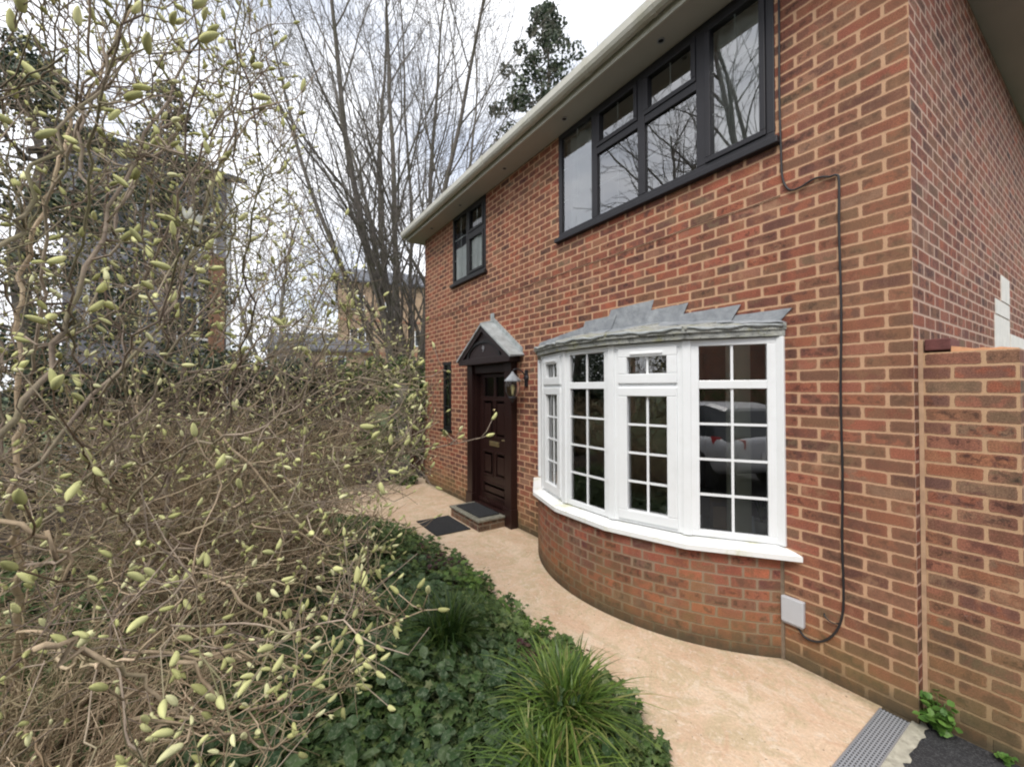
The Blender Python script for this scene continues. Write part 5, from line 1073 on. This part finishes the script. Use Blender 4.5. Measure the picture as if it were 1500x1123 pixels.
# far wall + hedge beyond the drive, mirrored in the bow window
t = empty('garage', (10.5, -6, 0), 'brick garage beyond the drive, mirrored in the bow window', 'garage')
mb = MB(); mb.box(8.5, 14, -18, 1.5, -.02, 4.6); mb.build('wall', M['brick_old'], t, uv=boxuv); mb = MB(); mb.box(8.3, 14.2, -18.2, 1.7, 4.601, 4.8); mb.build('roof', M['slate'], t)
mb = MB(); mb.box(8.46, 8.498, -8.5, -6, 0, 2.1); mb.build('door', M['dark_brown'], t)
hedge('hedge', [(7.9, -16), (7.6, -2)], .5, 2.0, 10000, .07, M['ivy'], 'clipped green hedge in front of the brick garage', 63)
hedge('hedge', [(-14, -7.8), (-1.5, -8.2), (5, -9.5)], .8, 3.3, 22000, .10, M['ivy_dark'], 'long hedge along the lane behind the magnolia', 64)  # height and length added so the bow panes mirror dark leaves, not sky

# ---- parked car, mirrored in the right bow pane (rear towards the house)
def car(x, y, label):   # local: length along +y (rear at y), centre x
    t = empty('parked_car', (x, y - 2.1, 0), label, 'car'); L0 = 4.3
    st = [(0, .52, .62, .50, .95), (.06, .60, .86, .40, 1.0), (.35, .78, .92, .28, 1.02), (1.0, .82, .93, .24, 1.0), (2.2, .82, .93, .24, .96), (3.2, .82, .91, .25, .92), (3.9, .72, .86, .28, .80), (4.22, .55, .76, .36, .66), (4.3, .45, .6, .42, .56)]
    mb = MB(); rings = []
    for (l, wt, wm, zb, zt_) in st:
        ring = [(-wt, zt_), (-wm * .98, zt_ - .10), (-wm, (zt_ + zb) / 2 + .05), (-wm * .97, zb + .12), (-wm * .88, zb), (wm * .88, zb), (wm * .97, zb + .12), (wm, (zt_ + zb) / 2 + .05), (wm * .98, zt_ - .10), (wt, zt_)]; k = len(mb.v); rings.append(k); mb.v += [(x + a, y - l, z) for a, z in ring]
    n = 10
    for i in range(len(st) - 1):
        for j in range(n): k2 = (j + 1) % n; mb.f.append((rings[i] + j, rings[i] + k2, rings[i + 1] + k2, rings[i + 1] + j))
    mb.f.append(tuple(rings[0] + j for j in range(n - 1, -1, -1))); mb.f.append(tuple(rings[-1] + j for j in range(n)))
    body = mb.build('body', M['carpaint'], t, smooth=True, recalc=True); md = body.modifiers.new('s', 'SUBSURF'); md.levels = 1; md.render_levels = 2
    cab = [(.12, .70, 1.0), (.42, .60, 1.42), (.9, .58, 1.50), (1.8, .58, 1.50), (2.4, .60, 1.36), (3.05, .72, .97)]
    mb = MB(); rings = []
    for l, w_, z in cab: rings.append(len(mb.v)); mb.v += [(x - .80, y - l, .93), (x - w_, y - l, z), (x + w_, y - l, z), (x + .80, y - l, .93)]
    for i in range(len(cab) - 1):
        for j in range(3): mb.f.append((rings[i] + j, rings[i] + j + 1, rings[i + 1] + j + 1, rings[i + 1] + j))
    mb.f.append(tuple(rings[0] + j for j in range(4))); mb.build('windows', M['glass_dark'], t, smooth=False, recalc=True)
    mb = MB(); 
    for i in range(1, 4):
        (l, w_, z), (l2, w2, z2) = cab[i], cab[i + 1] if i + 1 < 5 else cab[i]; mb.hexa([(x - w_ - .02, y - l, z + .0), (x - w2 - .02, y - l2, z2), (x + w2 + .02, y - l2, z2), (x + w_ + .02, y - l, z), (x - w_ + .06, y - l, z + .05), (x - w2 + .06, y - l2, z2 + .05), (x + w2 - .06, y - l2, z2 + .05), (x + w_ - .06, y - l, z + .05)])
    mb.build('roof', M['carpaint'], t, recalc=True)
    for s_ in (-1, 1):
        for l in (.82, 3.42):
            cxw = x + s_ * .86; mb = MB(); mb.lathe((cxw, y - l, .33), [(.0, -.12), (.40, -.12), (.40, .075), (.30, .078), (0, .07)], 24, 0) if s_ > 0 else mb.lathe((cxw, y - l, .33), [(.0, -.07), (.30, -.078), (.40, -.075), (.40, .12), (0, .12)], 24, 0)
            mb.build('wheel_arch', M['tyre'], t, smooth=False)
            mb = MB(); mb.lathe((cxw + s_ * .03, y - l, .32), [(.0, -.1), (.30, -.1), (.32, -.06), (.32, .06), (.30, .08), (0, .08)], 24, 0); wl = mb.build('wheel', M['tyre'], t)
            mb = MB(); mb.lathe((cxw + s_ * .113, y - l, .32), [(0, -.01), (.20, -.01), (.21, 0), (.05, .005), (0, .005)], 20, 0); mb.build('rim', M['steel'], wl)
        mb = MB(); mb.hexa([(x + s_ * .90, y - .40, .86), (x + s_ * .58, y + .005, .80), (x + s_ * .5, y - .1, .80), (x + s_ * .8, y - .42, .84), (x + s_ * .89, y - .48, .99), (x + s_ * .56, y - .01, .96), (x + s_ * .5, y - .1, .96), (x + s_ * .8, y - .42, .97)]); mb.build('tail_light', M['tail_red'], t, recalc=True, bevel=.01)
    mb = MB(); mb.box(x - .26, x + .26, y - .003, y + .02, .62, .73); mb.build('number_plate', M['sill_white'], t); return t
car(2.9, -3.45, 'silver white car parked on the tarmac, mirrored in the right pane of the bow window')
